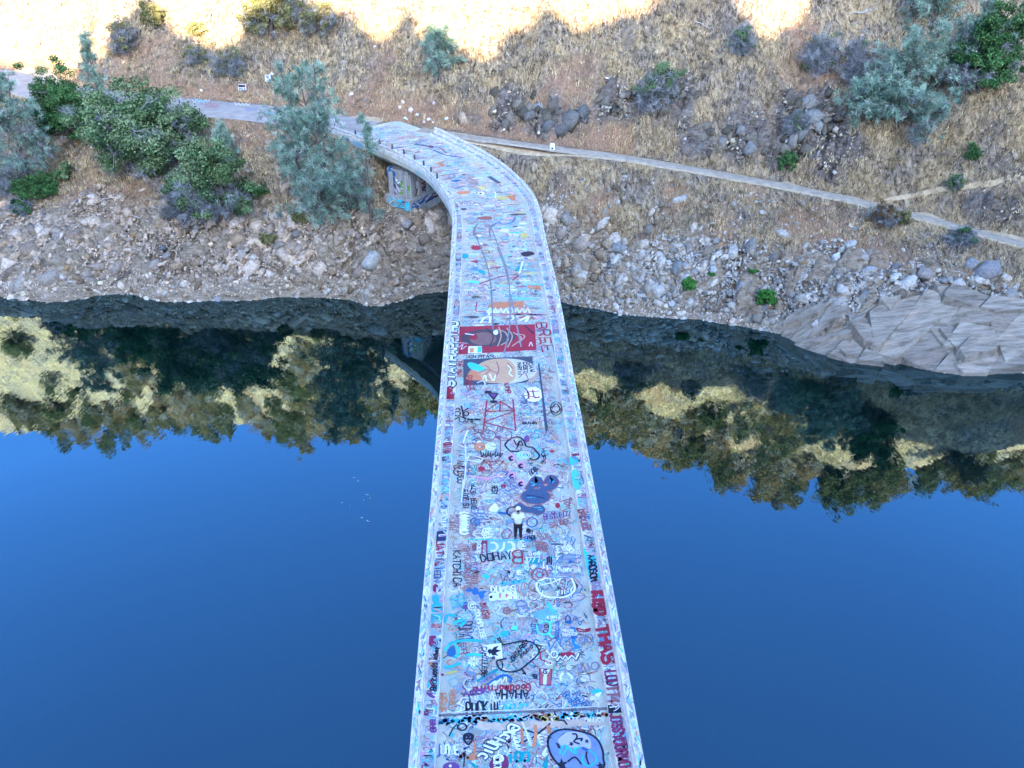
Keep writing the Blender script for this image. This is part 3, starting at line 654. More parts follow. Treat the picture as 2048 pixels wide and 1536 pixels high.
# ---- words that can be read on the deck
Wd = [('E', 'KATCHICA', (480, 230), (480, 955), (625, 230), 'k', .05), ('E', 'BIGEXCLUSIVE', (710, 190), (710, 990), (815, 190), 'a', .035), ('E', 'ELLINGROVE', (850, 465), (850, 940), (965, 465), 'a', .033),
      ('E', 'NOT', (875, 80), (875, 212), (940, 80), 'r', .035), ('E', 'SOUL', (970, 30), (970, 285), (1035, 30), 'w', .035), ('E', 'DOHAY', (1060, 450), (1690, 385), (1030, 300), 'k', .055),
      ('E', 'B', (1900, 490), (1715, 490), (1885, 225), 'r', .06), ('E', 'DUMBS', (1260, 1075), (1750, 1060), (1255, 965), 'w', .05), ('E', 'mommy', (1450, 930), (1990, 860), (1440, 860), 'c', .05),
      ('F', 'JAXSON', (830, 45), (1075, 305), (905, -10), 'w', .05), ('F', 'AVA', (840, 150), (930, 310), (905, 115), 'w', .05), ('F', 'BKEEZY', (1135, 110), (1195, 535), (1215, 100), 'w', .035),
      ('F', 'WHLH', (725, 120), (745, 405), (800, 115), 'w', .04), ('F', 'boe', (190, 315), (430, 305), (190, 240), 'w', .045), ('F', 'Whorres', (740, 635), (1250, 665), (740, 545), 'w', .045),
      ('F', 'TINY', (740, 1150), (1080, 1060), (735, 1070), 'w', .045), ('F', 'DIG', (740, 1205), (755, 1370), (805, 1200), 'b', .03), ('F', 'E', (640, 340), (640, 500), (560, 340), 'k', .06),
      ('F', 'R', (740, 480), (1120, 470), (880, 330), 'g', .05), ('F', 'DAISUKE', (300, 20), (340, 230), (520, 60), 'a', .03),
      ('G', '@DUMPLOSE', (1010, 10), (1150, 560), (1095, -10), 'w', .04), ('G', 'RUNAT', (740, 240), (740, 580), (960, 220), 'd', .05), ('G', 'ER', (760, 620), (770, 830), (860, 620), 'a', .04),
      ('G', 'DAB', (1240, 912), (1395, 912), (1240, 878), 'k', .03), ('G', 'CAMILLE88', (1165, 690), (1150, 1230), (1255, 700), 'k', .035), ('G', 'HAPPY', (1150, 1380), (1440, 1225), (1110, 1310), 'g', .04),
      ('G', 'GEARS', (1740, 960), (1985, 640), (1690, 900), 'k', .045), ('G', 'STUDIO', (1880, 900), (2100, 700), (1860, 850), 'k', .03),
      ('H', 'LOVE', (215, 210), (225, 455), (290, 210), 'b', .035), ('H', 'STICKERS', (660, 205), (665, 550), (720, 205), 'b', .032), ('H', 'BY', (240, 1205), (250, 1290), (315, 1205), 'k', .04),
      ('H', 'YANCEY', (780, 480), (1060, 470), (780, 430), 'w', .03), ('H', 'SAVE', (820, 405), (1000, 400), (820, 370), 'w', .03), ('H', 'NK HILL', (480, 165), (700, 155), (480, 120), 'w', .03),
      ('I', 'HGNE', (520, 150), (510, 490), (645, 150), 'o', .05), ('I', 'HSSY', (710, 90), (705, 445), (800, 90), 'o', .04), ('I', 'AOOK', (960, 190), (1400, 130), (950, 110), 'p', .06),
      ('I', 'LOVE', (560, 1225), (860, 1225), (555, 1075), 'w', .06), ('I', 'PUCK', (1010, 540), (1390, 510), (1000, 310), 'k', .065), ('I', '!!!', (1430, 490), (1580, 480), (1430, 320), 'k', .05),
      ('D', 'AHAHA', (1050, 498), (782, 494), (1050, 568), 'k', .055), ('D', 'Goodmorning', (1065, 445), (590, 470), (1065, 495), 'r', .05), ('D', 'JTR', (1035, 605), (850, 610), (1035, 680), 'c', .06),
      ('D', 'Bonker', (1330, 530), (1440, 670), (1380, 500), 'b', .03), ('D', 'BITCHES', (1430, 520), (1500, 645), (1470, 500), 'b', .025), ('D', 'TO', (1420, 560), (1450, 610), (1445, 545), 'b', .025),
      ('J', 'WALL/80', (1110, 625), (1420, 620), (1110, 560), 'w', .035), ('B', 'COSTINY', (530, 812), (530, 590), (462, 812), 'k', .05), ('B', 'IS 2019', (575, 1060), (560, 880), (515, 1060), 'k', .05),
      ('B', 'OVER', (650, 1065), (645, 960), (600, 1065), 'k', .05), ('B', 'YET?', (643, 928), (640, 835), (597, 928), 'k', .05), ('B', 'KITSCH', (630, 830), (650, 640), (585, 830), 't', .04), ('B', 'IS OS', (590, 770), (585, 600), (555, 770), 'b', .03), ('B', 'IMR', (735, 1225), (720, 1055), (615, 1225), 'g', .05),
      ('B', 'REST', (800, 840), (800, 920), (850, 840), 'k', .05), ('B', 'LANE', (480, 215), (640, 230), (480, 180), 'k', .05), ('B', 'HOPE', (1280, 480), (1290, 620), (1310, 480), 'k', .04), ('B', '4.26.18', (1140, 590), (1230, 690), (1160, 580), 'k', .035),
      ('B', 'BOB', (1180, 740), (1240, 690), (1160, 700), 'k', .04), ('B', 'BEST FIZZ', (1310, 1170), (1570, 1130), (1305, 1120), 'p', .045), ('B', 'SANDEE', (1370, 1250), (1560, 1200), (1365, 1200), 'a', .045),
      ('B', 'Yama', (900, 1252), (760, 1262), (905, 1280), 'w', .045), ('B', 'KMI', (1215, 1320), (1140, 1322), (1215, 1362), 'k', .04), ('B', 'ELZA', (1560, 950), (1545, 1040), (1575, 960), 'r', .03), ('B', 'FUNKIN', (440, 1270), (440, 1130), (390, 1270), 'a', .04),
      ('B', 'CALHANS', (490, 1280), (490, 1120), (450, 1280), 'a', .035), ('B', 'OSCAR', (640, 1230), (630, 1170), (680, 1220), 'b', .03), ('C', 'COS', (1170, 290), (1060, 290), (1170, 250), 'b', .045), ('C', 'QUICK', (1250, 225), (1300, 300), (1280, 215), 'a', .035),
      ('C', 'COLIE', (1190, 230), (1260, 350), (1220, 220), 'a', .035), ('C', 'TAOS', (1180, 320), (1180, 380), (1240, 320), 'a', .03), ('C', 'MILKSHY', (650, 870), (680, 1020), (710, 870), 'r', .035),
      ('A', 'MARTIN', (1048, 740), (1052, 845), (1076, 738), 'k', .06), ('A', 'CEEZ', (1098, 735), (1104, 830), (1128, 733), 'k', .07), ('A', 'JAW', (1146, 745), (1162, 820), (1185, 740), 'k', .06),
      ('A', 'POWER', (575, 860), (600, 985), (632, 855), 'r', .06), ('A', 'BREE', (1215, 385), (1270, 640), (1305, 380), 'r', .09), ('A', 'DUMP', (925, 900), (945, 1010), (965, 900), 'r', .06), ('A', 'CORNELIUS', (1215, 1285), (1090, 1285), (1215, 1265), 'k', .04),
      ('A', 'THE MAN', (510, 720), (510, 860), (555, 720), 'r', .06), ('A', 'PATRICK', (830, 690), (590, 695), (830, 670), 'k', .05), ('A', 'INFINITY', (1140, 45), (1250, 50), (1140, 80), 'o', .08)]
for w_ in Wd: word(*w_)
kd = dict(zc=KERB_Z)
for w_ in [('A', 'STAYHAPPYHU', (482, 950), (508, 375), (405, 945), 'w', .15), ('F', 'KISD', (1470, 1075), (1540, 1530), (1700, 1060), 'r', .16), ('H', 'THAS', (1420, 300), (1560, 1000), (1650, 270), 'r', .13), ('H', 'LODI', (1590, 1150), (1640, 1520), (1790, 1130), 'm', .07),
           ('J', 'TT4', (1480, 20), (1500, 300), (1680, 10), 'a', .07), ('J', 'JLESS', (1545, 500), (1590, 800), (1720, 490), 'm', .06), ('J', 'YOURWO', (1590, 850), (1690, 1400), (1760, 830), 'm', .06), ('F', 'AAROSOM', (1400, 320), (1450, 860), (1530, 290), 'k', .06),
           ('B', 'ORDUCK', (1640, 1075), (1690, 1275), (1690, 1070), 'a', .08), ('B', 'MY18', (250, 1200), (262, 1075), (300, 1190), 'w', .06), ('B', 'MILES', (305, 1240), (318, 1075), (345, 1235), 'w', .07), ('E', 'TAL', (130, 300), (140, 30), (270, 300), 'r', .06),
           ('G', 'Backwoods', (300, 1500), (320, 980), (190, 1490), 'k', .04), ('G', 'Anthony', (320, 930), (350, 700), (240, 930), 'k', .035), ('E', 'IEON', (90, 560), (80, 850), (230, 560), 'b', .05), ('B', 'RIND', (310, 520), (330, 420), (380, 515), 'r', .06),
           ('A', 'DRUGS', (405, 1060), (400, 960), (470, 1060), 'r', .09), ('I', 'GHB', (360, 620), (370, 830), (445, 620), 'p', .05), ('I', 'KA', (240, 520), (280, 430), (310, 530), 'm', .05), ('J', '97', (1700, 790), (1730, 880), (1760, 780), 'k', .04)]:
    word(*w_, **kd, under=('k' if w_[1].startswith('STAY') else None))

# ---- figures and panels
def p_red(pt):
    FL(pt, 'A', 'r', '508,417 1200,395 1215,625 505,665', base=.0082)
    FL(pt, 'A', (0.07, 0.05, 0.06), ell(785, 515, 245, 78, 26, rot=-2), base=.0092); FL(pt, 'A', (0.20, 0.10, 0.09), ell(740, 525, 120, 58), base=.0102)
    FL(pt, 'A', 'r', ell(655, 508, 38, 28), base=.0106); FL(pt, 'A', 'w', ell(852, 468, 22, 22), base=.0108); FL(pt, 'A', 'w', ell(825, 540, 24, 24), base=.0108)
    for q in ('860,440 940,470 960,540 900,580', '880,420 900,500 870,590', '1010,470 1080,520 1000,590', '1040,480 1110,500 1060,560', '950,430 1000,500 960,600'): S(pt, 'A', 's', .07, q)
    S(pt, 'A', 'k', .1, '1110,405 1190,480'); S(pt, 'A', 'k', .06, '770,430 830,500 800,590'); S(pt, 'A', 'w', .09, '585,480 655,490')
    FL(pt, 'A', 'w', '610,592 728,590 730,650 605,655', base=.0106); FL(pt, 'A', 'c', '690,596 726,594 727,645 690,647', base=.0109); FL(pt, 'A', 'o', '620,610 660,605 655,645 622,648', base=.0109)
    for q in ('525,600 560,575 545,620 590,590', '1150,590 1165,555 1180,590', '520,560 600,565'): S(pt, 'A', 'w', .04, q)
def p_port(pt):
    FL(pt, 'A', 'd', '562,708 1178,680 1195,860 1120,915 565,942', base=.0082); FL(pt, 'A', (0.66, 0.60, 0.48), ell(935, 812, 282, 112, 30, rot=-1), base=.0092)
    FL(pt, 'A', (0.52, 0.30, 0.16), '670,790 760,722 900,702 1000,735 1030,820 995,905 800,918 690,875', True, base=.0098); FL(pt, 'A', 'o', '590,870 640,800 720,860 715,895 610,890', True, base=.0103); FL(pt, 'A', 'c', '600,750 640,735 750,780 740,810 640,800', True, base=.0104)
    FL(pt, 'A', 's', '1140,900 1200,830 1225,800 1230,840 1190,900 1150,915', True, base=.0104)
    for x, y in ((915, 765), (920, 855)): FL(pt, 'A', 'b', ell(x, y, 18, 16), base=.0108)
    for q in ('960,740 1000,790 960,830', '700,830 780,800 860,830', '760,760 800,800 760,850 800,890', '860,730 880,800 850,870', '1060,870 1110,830 1140,880'): S(pt, 'A', 'a', .06, q)
    for q in ('690,915 740,900 760,930', '960,760 990,800 970,830 1000,860', '740,880 760,850 770,900', '800,840 830,900 850,850'): S(pt, 'A', 'w', .07, q)
def p_2019(pt):
    two = '1165,865 1235,765 1268,840 1318,868 1385,845 1412,795 1378,757 1345,800'; nine = '1062,1030 1120,1065 1200,1075'
    for c, w1, zz in (('a', .40, .0086), ((0.045, 0.085, 0.15), .31, .0096)):
        for q in (two, nine): pt.line(smoothc(toP('B', q, DECK)), w1, DECK + zz + (.0002 if q is nine else 0), col_of(c))
        k = 1.0 if c == 'a' else .92
        pt.poly(toP('B', ell(1225, 942, 152 * k, 78 * k, 28), DECK), DECK + zz + .0004, col_of(c)); pt.poly(toP('B', ell(1248, 1072, 74 * k, 52 * k, 24), DECK), DECK + zz + .0006, col_of(c))
    for k in range(34):
        x, y = random.choice([(1225, 942), (1248, 1072), (1280, 840), (1380, 800), (1200, 820)]); x += random.uniform(-70, 70) * (1 if y == 942 else .4); y += random.uniform(-28, 28)
        P = toP('B', [(x, y), (x + random.uniform(-40, 40), y + random.uniform(-6, 6))], DECK); pt.line(P, .035, DECK + .0106 + k * .00002, col_of(random.choice('rlbc')))
    S(pt, 'B', (0.01, 0.02, 0.08), .05, '1140,930 1230,940 1310,960', sm=False)
def p_cloud(pt):
    S(pt, 'B', 'k', .085, '930,430 985,378 1062,364 1112,402 1135,455 1195,465 1232,505 1262,545 1232,582 1180,580 1135,530 1060,505 985,502 940,462', True)
    S(pt, 'B', 'k', .06, '1015,395 1040,440 1070,400 1050,460'); S(pt, 'B', 'k', .06, '1080,400 1100,440 1060,440'); S(pt, 'B', 'k', .05, '1040,480 1050,440')
    FL(pt, 'B', 'c', ell(1105, 540, 78, 42)); 
    for r_ in (66, 46, 24): S(pt, 'B', 'w', .05, ell(1110, 540, r_, r_ * .55), True)
def p_truss(pt):
    for q in ('750,8 715,300', '1005,0 1030,300', '740,115 1022,106', '742,110 880,15', '1018,104 885,18', '730,215 1020,110', '725,220 1030,302', '880,20 876,112'): S(pt, 'B', 'r', .07, q, sm=False)
def p_smile(pt):
    S(pt, 'B', 'a', .05, ell(765, 345, 68, 52), True); S(pt, 'B', 'a', .05, ell(915, 345, 80, 52), True); S(pt, 'B', 'a', .04, '870,350 915,378 955,335'); S(pt, 'B', 'a', .04, '720,365 750,350 780,362 750,385', True)
    for x, y in ((890, 320), (930, 318), (710, 335), (765, 325)): FL(pt, 'B', 'a', ell(x, y, 7, 6, 8))
    S(pt, 'B', 'a', .05, '650,290 700,300 720,330'); FL(pt, 'B', 'p', ell(860, 365, 28, 16))
    for k in range(8): S(pt, 'B', 'a', .03, [(640 + k * 12, 335 + k * 6), (625 + k * 12, 360 + k * 7)], sm=False)
def p_stick(pt):
    S(pt, 'B', 'k', .07, ell(462, 135, 30, 22), True); S(pt, 'B', 'k', .07, ell(548, 135, 24, 20), True); S(pt, 'B', 'k', .08, '500,60 515,120 520,160 545,185'); S(pt, 'B', 'k', .08, '570,80 520,110'); S(pt, 'B', 'k', .07, '440,190 490,165 540,185'); S(pt, 'B', 'k', .07, '445,95 470,80 490,105')
    for x, y in ((570, 190), (600, 192), (655, 192)): FL(pt, 'B', 'k', ell(x, y, 16 if x < 640 else 38, 10))
def p_rings(pt):
    for r_ in (48, 34, 18): S(pt, 'B', 'o', .07, ell(680, 458, r_, r_ * .75), True)
    for r_ in (42, 22): S(pt, 'B', 'w', .08, ell(785, 455, r_, r_ * .8), True)
    FL(pt, 'B', 'w', ell(785, 455, 9, 7, 8))
def p_petals(pt):
    for x, y in ((985, 565), (1080, 640), (990, 740), (1080, 815)):
        FL(pt, 'B', 'n', ell(x + 5, y - 5, 45, 34)); S(pt, 'B', 'k', .11, [(x + 8, y - 12), (x - 14, y), (x - 5, y + 22), (x + 12, y + 20)])
def p_heart(pt):
    for q in ('740,605 920,595 830,690', '770,600 800,640 835,605 870,640 905,600'): S(pt, 'B', 'r', .05, q, q.startswith('740'), sm=False)
    S(pt, 'B', 'a', .04, ell(720, 660, 75, 45), True); FL(pt, 'B', 'r', ell(698, 672, 34, 24)); S(pt, 'B', 'a', .05, '880,360 880,520 860,600')
    for k in range(9): S(pt, 'B', 'k', .04, [(690 + k * 24, 500 + (k % 3) * 12), (700 + k * 22, 560 - (k % 2) * 14), (715 + k * 24, 520)])
def p_house(pt):
    for q in ('830,920 870,870 1000,955 950,990', '870,800 970,740 1085,870 1000,930 905,850', '940,830 1040,890', '960,800 1060,870'): S(pt, 'B', 'g', .05, q, sm=False)
    FL(pt, 'B', 'r', ell(912, 845, 26, 20)); S(pt, 'B', 'n', .09, '590,745 760,765 880,740'); S(pt, 'B', 'n', .07, '640,790 800,770')
def p_white(pt):
    for q in ('540,440 545,600 535,760 520,860', '500,520 555,560 520,640', '470,440 560,470', '520,780 510,900 500,1000', '560,300 520,420'): S(pt, 'B', (0.66, 0.66, 0.66), .07, q)
    for k in range(7): S(pt, 'B', 'w', .09, ell(530, 1120 + k * 28, 44 - k, 22, 12), True)
    FL(pt, 'B', 'w', '790,1040 830,1010 860,1050 850,1085 800,1090 770,1070', True)
def p_line(pt):
    S(pt, 'A', (0.05, 0.07, 0.11), .09, '1235,750 1260,950 1290,1180 1310,1330', sm=False); S(pt, 'B', (0.05, 0.07, 0.11), .08, '1295,0 1315,200 1330,310', sm=False)
def p_tyre(pt):
    for q in ('790,200 850,350 880,480 890,620 895,760', '880,150 930,280 980,420 995,600 990,760 960,900', '1000,560 1040,760 1060,860', '920,280 960,380 985,480'): S(pt, 'M', (0.21, 0.21, 0.21), .085, q)
    for q in ('690,1480 700,1380 740,1330', '900,1500 890,1400 935,1330'): S(pt, 'K', (0.17, 0.17, 0.17), .12, q)
    S(pt, 'K', (0.05, 0.05, 0.12), .3, '-60,310 60,330 160,345'); S(pt, 'K', (0.25, 0.04, 0.07), .14, '130,330 240,350 340,425'); S(pt, 'K', (0.09, 0.11, 0.2), .25, '180,390 330,450 540,480'); S(pt, 'K', (0.06, 0.07, 0.11), .4, '890,730 950,770 1010,805')
def p_truck(pt):
    FL(pt, 'A', 'w', ell(1188, 1020, 82, 66), base=.0088)
    for q in ('1130,980 1150,1060', '1110,1030 1240,1050', '1180,980 1200,1050 1240,1040', '1120,1000 1240,990'): S(pt, 'A', 'r', .07, q)
    S(pt, 'A', 'k', .05, '1110,960 1150,1020 1120,1080'); FL(pt, 'A', 'b', ell(1220, 1050, 16, 14))
def p_tri(pt):
    FL(pt, 'A', 'k', '770,1000 880,1010 835,1075', base=.0088); FL(pt, 'A', 'p', '800,1012 862,1016 832,1052', base=.0094); FL(pt, 'A', 'k', ell(785, 1000, 34, 14), base=.0090); FL(pt, 'A', 'k', ell(835, 1085, 34, 14), base=.0091)
def p_arcs(pt):
    for q in ('720,380 750,340 800,330 800,380', '960,330 1000,320 1010,345 985,360', '1070,360 1110,340 1150,320 1120,370', '790,310 800,290 850,290'): S(pt, 'A', 'w', .13, q)
    FL(pt, 'A', 'o', '775,240 830,200 1100,195 1095,255 1000,235 900,262', base=.0084); S(pt, 'A', 'r', .07, '685,195 680,280 760,275'); S(pt, 'A', 'o', .07, '1010,240 1100,190 1130,270')
    for x in range(780, 1120, 48): S(pt, 'A', 'w', .1, [(x, 290), (x + 22, 250), (x + 40, 292)], sm=False)
def p_oo(pt):
    FL(pt, 'E', 'l', '1180,20 1890,0 1700,235 1180,255', base=.0082); S(pt, 'E', 'w', .1, ell(1285, 145, 95, 85, 14, -110, 110)); S(pt, 'E', 'w', .1, '1430,230 1500,180 1520,60'); S(pt, 'E', 'w', .13, ell(1625, 140, 95, 95, 14, -100, 100)); FL(pt, 'E', 'l', ell(1610, 140, 70, 80), base=.009)
    FL(pt, 'E', 'r', '1070,20 1165,12 1165,55 1075,60'); S(pt, 'E', 'm', .05, '1075,30 1165,25 1165,290 1065,300', True, False)
    for k in range(6): S(pt, 'E', 'w', .06, ell(1880 + 55 * math.cos(k), 110 + 55 * math.sin(k), 34, 34, 10), True)
def p_box(pt):
    FL(pt, 'E', (0.66, 0.16, 0.18), '1215,1110 1765,1088 1765,1200 1215,1252', base=.0085); text(pt, 'E', 'BUCH', (1250, 1228), (1740, 1195), (1250, 1115), 'w', .12)
def p_blue(pt):
    FL(pt, 'E', 'b', '690,1020 760,1010 800,970 870,1010 930,960 980,1000 1000,1070 1100,1040 1170,1050 1110,1110 1100,1190 1030,1210 990,1120 880,1130 850,1060 750,1060')
    FL(pt, 'E', 'c', '1080,720 1170,700 1230,770 1150,790 1060,760', True); FL(pt, 'E', 'p', ell(735, 1350, 62, 80)); S(pt, 'E', 'w', .04, ell(860, 1355, 80, 85), True); S(pt, 'E', 'w', .05, ell(860, 1355, 35, 38), True)
    for k in range(7):
        S(pt, 'E', 'c', .035, [(390 + k * 12 + j * 42, 1190 + k * 36 - j * 14 + random.uniform(-14, 14)) for j in range(8)])
def p_key(pt):
    S(pt, 'E', 'a', .05, ell(1575, 1455, 68, 66), True); S(pt, 'E', 'a', .04, '1510,1455 1640,1455'); S(pt, 'E', 'a', .04, '1575,1395 1575,1515'); S(pt, 'E', 'a', .05, '1640,1470 1800,1420'); S(pt, 'E', 'g', .05, '1770,1330 1800,1260 1880,1245 1960,1290 1970,1350 1760,1370')
    S(pt, 'E', 'g', .05, '1800,1370 1830,1500 1900,1536'); S(pt, 'E', 'g', .05, '1900,1400 2040,1400 1960,1480')
    for k in range(8): a = k * .785; S(pt, 'E', 'w', .05, ell(1835 + 36 * math.cos(a), 668 + 30 * math.sin(a), 22, 18, 8), True)
def p_eye(pt):
    S(pt, 'F', 'a', .075, ell(400, 715, 162, 128, 24, 120, 390)); S(pt, 'F', 'a', .06, ell(400, 715, 74, 62), True); FL(pt, 'F', 'l', ell(398, 715, 40, 36))
def p_teal(pt):
    FL(pt, 'F', 't', '160,370 260,380 370,350 420,400 430,450 540,360 545,440 400,480 200,500'); 
    for q in ('130,360 160,490 230,380 260,460 300,380', '150,500 150,370 400,350 380,460', '470,590 490,440 540,440 545,340', '540,440 565,600'): S(pt, 'F', 'w', .05, q, sm=False)
def p_cat(pt):
    S(pt, 'F', 'w', .07, '360,860 450,820 580,780 1000,770 1085,860 1122,1000 1060,1100 900,1172 700,1185 520,1160 400,1080 340,960', True); S(pt, 'F', 'w', .06, '370,870 450,920 650,880 860,780', sm=False); S(pt, 'F', 'w', .05, '700,780 780,920 830,790', sm=False); S(pt, 'F', 'w', .05, '620,780 640,880 700,960')
    S(pt, 'F', 'g', .05, ell(930, 620, 135, 72), True); S(pt, 'F', 'g', .05, '560,770 1070,770', sm=False); FL(pt, 'F', 'b', ell(1030, 450, 42, 34)); S(pt, 'F', 'd', .06, '650,95 880,88', sm=False)
def p_egg(pt):
    FL(pt, 'G', (0.02, 0.12, 0.26), '500,790 545,710 595,672 640,710 668,780 640,850 580,875 520,850', True); S(pt, 'G', 'c', .09, '470,760 540,650 620,620 700,720 700,830 620,900', ); S(pt, 'G', 'd', .03, '510,850 430,900'); S(pt, 'G', 'd', .03, '625,865 690,905')
    for q in ('450,230 520,100 640,110', '640,260 700,220 840,210 760,300', '480,1070 600,1050 740,1000', '880,850 1000,830 1130,850', '560,640 640,600 900,570 1130,580'): S(pt, 'G', 'c', .12, q)
    FL(pt, 'G', 'c', '1480,430 1540,395 1640,400 1650,470 1560,495', True); FL(pt, 'G', 'e', '1700,330 1760,290 1820,320 1800,375 1720,370', True); FL(pt, 'G', 'y', '480,1190 520,1160 680,1120 690,1155 560,1205', True); FL(pt, 'G', 'v', ell(930, 1165, 58, 24)); FL(pt, 'G', 'r', '360,1190 440,1190 440,1225 380,1225', True)
    S(pt, 'G', 'v', .05, '930,1030 880,1100 900,1190 1010,1200 1010,1330 900,1330')
def p_daisy(pt):
    for k in range(9): a = k * 6.283 / 9; FL(pt, 'G', 'w', ell(993 + 78 * math.cos(a), 960 + 64 * math.sin(a), 33, 19, 10, rot=math.degrees(a)))
    S(pt, 'G', 'w', .035, ell(993, 960, 30, 26), True)
def p_leaf(pt):
    FL(pt, 'G', (0.80, 0.80, 0.82), '1165,655 1515,622 1540,905 1180,925', base=.0083)
    for a, l in ((-35, 190), (-5, 200), (30, 170), (55, 110), (110, 80), (170, 60), (-80, 60)):
        c, s_ = math.cos(R(a)), math.sin(R(a)); w_ = l * .17; bx, by = 1315, 775
        FL(pt, 'G', 'k', [(bx, by), (bx + c * l * .5 - s_ * w_, by + s_ * l * .5 + c * w_), (bx + c * l, by + s_ * l), (bx + c * l * .5 + s_ * w_, by + s_ * l * .5 - c * w_)])
    FL(pt, 'G', 'k', ell(1300, 770, 42, 40))
def p_balloon(pt):
    ox = 1862.0
    pts = '1530,655 1700,622 1900,585 2000,578'.split() + [f'{ox + x},{y}' for x, y in ((100, 585), (200, 600), (280, 645), (355, 765), (300, 870), (150, 1000), (20, 1105))] + '1750,1155 1600,1150 1480,1095 1430,1000 1450,945 1600,910'.split()
    S(pt, 'G', 'k', .055, ' '.join(pts)); S(pt, 'H', 'k', .045, '270,640 400,680 360,770', sm=False); S(pt, 'G', 'k', .06, '1900,1110 1970,1205 1920,1190', sm=False); S(pt, 'G', 'k', .06, '1440,540 1540,650 1480,520', sm=False)
def p_marker(pt):
    FL(pt, 'G', 't', '1030,1320 1240,1190 1440,1080 1465,1130 1280,1230 1070,1350'); S(pt, 'G', 'b', .1, '1270,1390 1400,1300 1560,1220 1690,1270 1680,1340'); S(pt, 'G', 'w', .035, '1300,1400 1400,1330 1420,1390 1500,1280 1520,1360 1600,1250 1610,1330')
def p_badge(pt):
    S(pt, 'H', 'e', .075, '330,270 440,220 530,230 565,290 545,420 440,465 355,430 318,350', True); S(pt, 'H', 'e', .08, '545,240 620,212', sm=False); S(pt, 'H', 'e', .09, '530,440 605,512', sm=False); S(pt, 'H', 'd', .04, ell(490, 305, 36, 30), True); S(pt, 'H', 'd', .04, ell(475, 400, 44, 32), True); FL(pt, 'H', 'g', '340,290 430,270 420,360 350,390', True)
    FL(pt, 'H', (0.16, 0.42, 0.52), '250,60 560,-40 720,100 640,170 350,180', True, base=.0082); FL(pt, 'F', 'c', '540,1330 610,1290 660,1400 770,1536 640,1440', True)
def p_zig(pt):
    FL(pt, 'H', 'r', '750,800 950,780 1040,840 960,850 890,870 850,850 760,870'); S(pt, 'H', 'k', .1, '690,950 740,880 795,930 850,860 890,940 960,860 1042,930 1095,830', sm=False); S(pt, 'H', 'w', .06, '690,940 740,870 795,922 850,850 890,932 960,850 1040,922 1090,820', sm=False)
    for q in (ell(455, 850, 90, 95), ell(635, 830, 60, 60), ell(540, 990, 60, 40), ell(280, 850, 50, 60)): S(pt, 'H', 'w', .04, q, True)
    S(pt, 'H', 'r', .05, '470,750 380,800 390,920 500,960'); FL(pt, 'H', 'r', ell(575, 985, 22, 24)); S(pt, 'H', 'w', .07, '800,1185 760,1230 760,1310'); S(pt, 'H', 'w', .08, '890,1180 950,1230 965,1270'); S(pt, 'H', 'b', .1, '960,340 1010,360 970,520 1050,500')
    FL(pt, 'H', (0.03, 0.26, 0.55), '960,560 1040,520 1020,620 1135,690 1110,715 960,745 1000,690 960,640'); S(pt, 'H', 'r', .05, '1065,345 1200,375 1300,345 1270,400 1100,400', True); FL(pt, 'H', 'r', '1210,360 1300,345 1280,400 1220,395', True)
    S(pt, 'H', 'g', .04, '760,680 770,525 940,525 840,600 920,590 920,650 850,655'); FL(pt, 'H', 'b', '840,210 945,200 950,255 850,250', True); S(pt, 'H', 'b', .04, ell(890, 165, 48, 50), True)
    S(pt, 'H', 'g', .04, ell(1290, 530, 62, 75), True); S(pt, 'H', 'g', .04, ell(1160, 560, 52, 50), True); S(pt, 'H', 'g', .04, ell(1395, 1045, 70, 70), True)
    for k in range(6): a = k * 1.05; S(pt, 'H', 'w', .035, ell(915 + 30 * math.cos(a), 1070 + 34 * math.sin(a), 20, 18, 8), True)
def p_flag(pt):
    FL(pt, 'H', 'm', '355,1088 602,1098 585,1412 358,1400', base=.0083); FL(pt, 'H', (0.40, 0.10, 0.10), '375,1112 582,1120 568,1392 375,1382', base=.0088); FL(pt, 'H', 'w', '432,1240 505,1240 490,1392 428,1388', base=.0094); FL(pt, 'H', 'w', '388,1108 562,1112 470,1265', base=.0098)
    S(pt, 'H', 'k', .04, '500,1120 440,1130 440,1180 490,1190 500,1160 470,1155')
def p_face(pt):
    S(pt, 'I', 'k', .06, '960,910 1000,868 1080,868 1125,905 1110,965 1040,1055 975,985', True); S(pt, 'I', 'k', .05, ell(1010, 925, 26, 36, rot=-25), True); S(pt, 'I', 'k', .05, ell(1075, 925, 26, 36, rot=25), True); FL(pt, 'I', 'k', ell(1040, 1000, 14, 12, 8)); S(pt, 'I', 'k', .05, ell(930, 745, 80, 58), True); FL(pt, 'I', 'k', '940,1110 1005,1105 1000,1150 960,1130')
    for k in range(7): S(pt, 'I', 'k', .04, [(985 - k * 4, 1180 + k * 42), (980 - k * 4, 1200 + k * 42)], sm=False)
    S(pt, 'I', 'b', .06, '460,1270 525,1262 535,1060', sm=False); FL(pt, 'I', 'p', ell(735, 1455, 150, 88)); FL(pt, 'I', 'w', ell(718, 1435, 26, 26)); S(pt, 'I', 'k', .04, '700,900 760,780 830,700', sm=False); FL(pt, 'I', 'c', ell(740, 880, 40, 50)); S(pt, 'I', 'o', .08, '1030,1290 1100,1250 1200,1300 1040,1310', True); S(pt, 'I', 'o', .05, '1160,990 1150,1150 1150,1300')
    FL(pt, 'I', 't', '1070,1360 1150,1400 1210,1469 1120,1450', True)
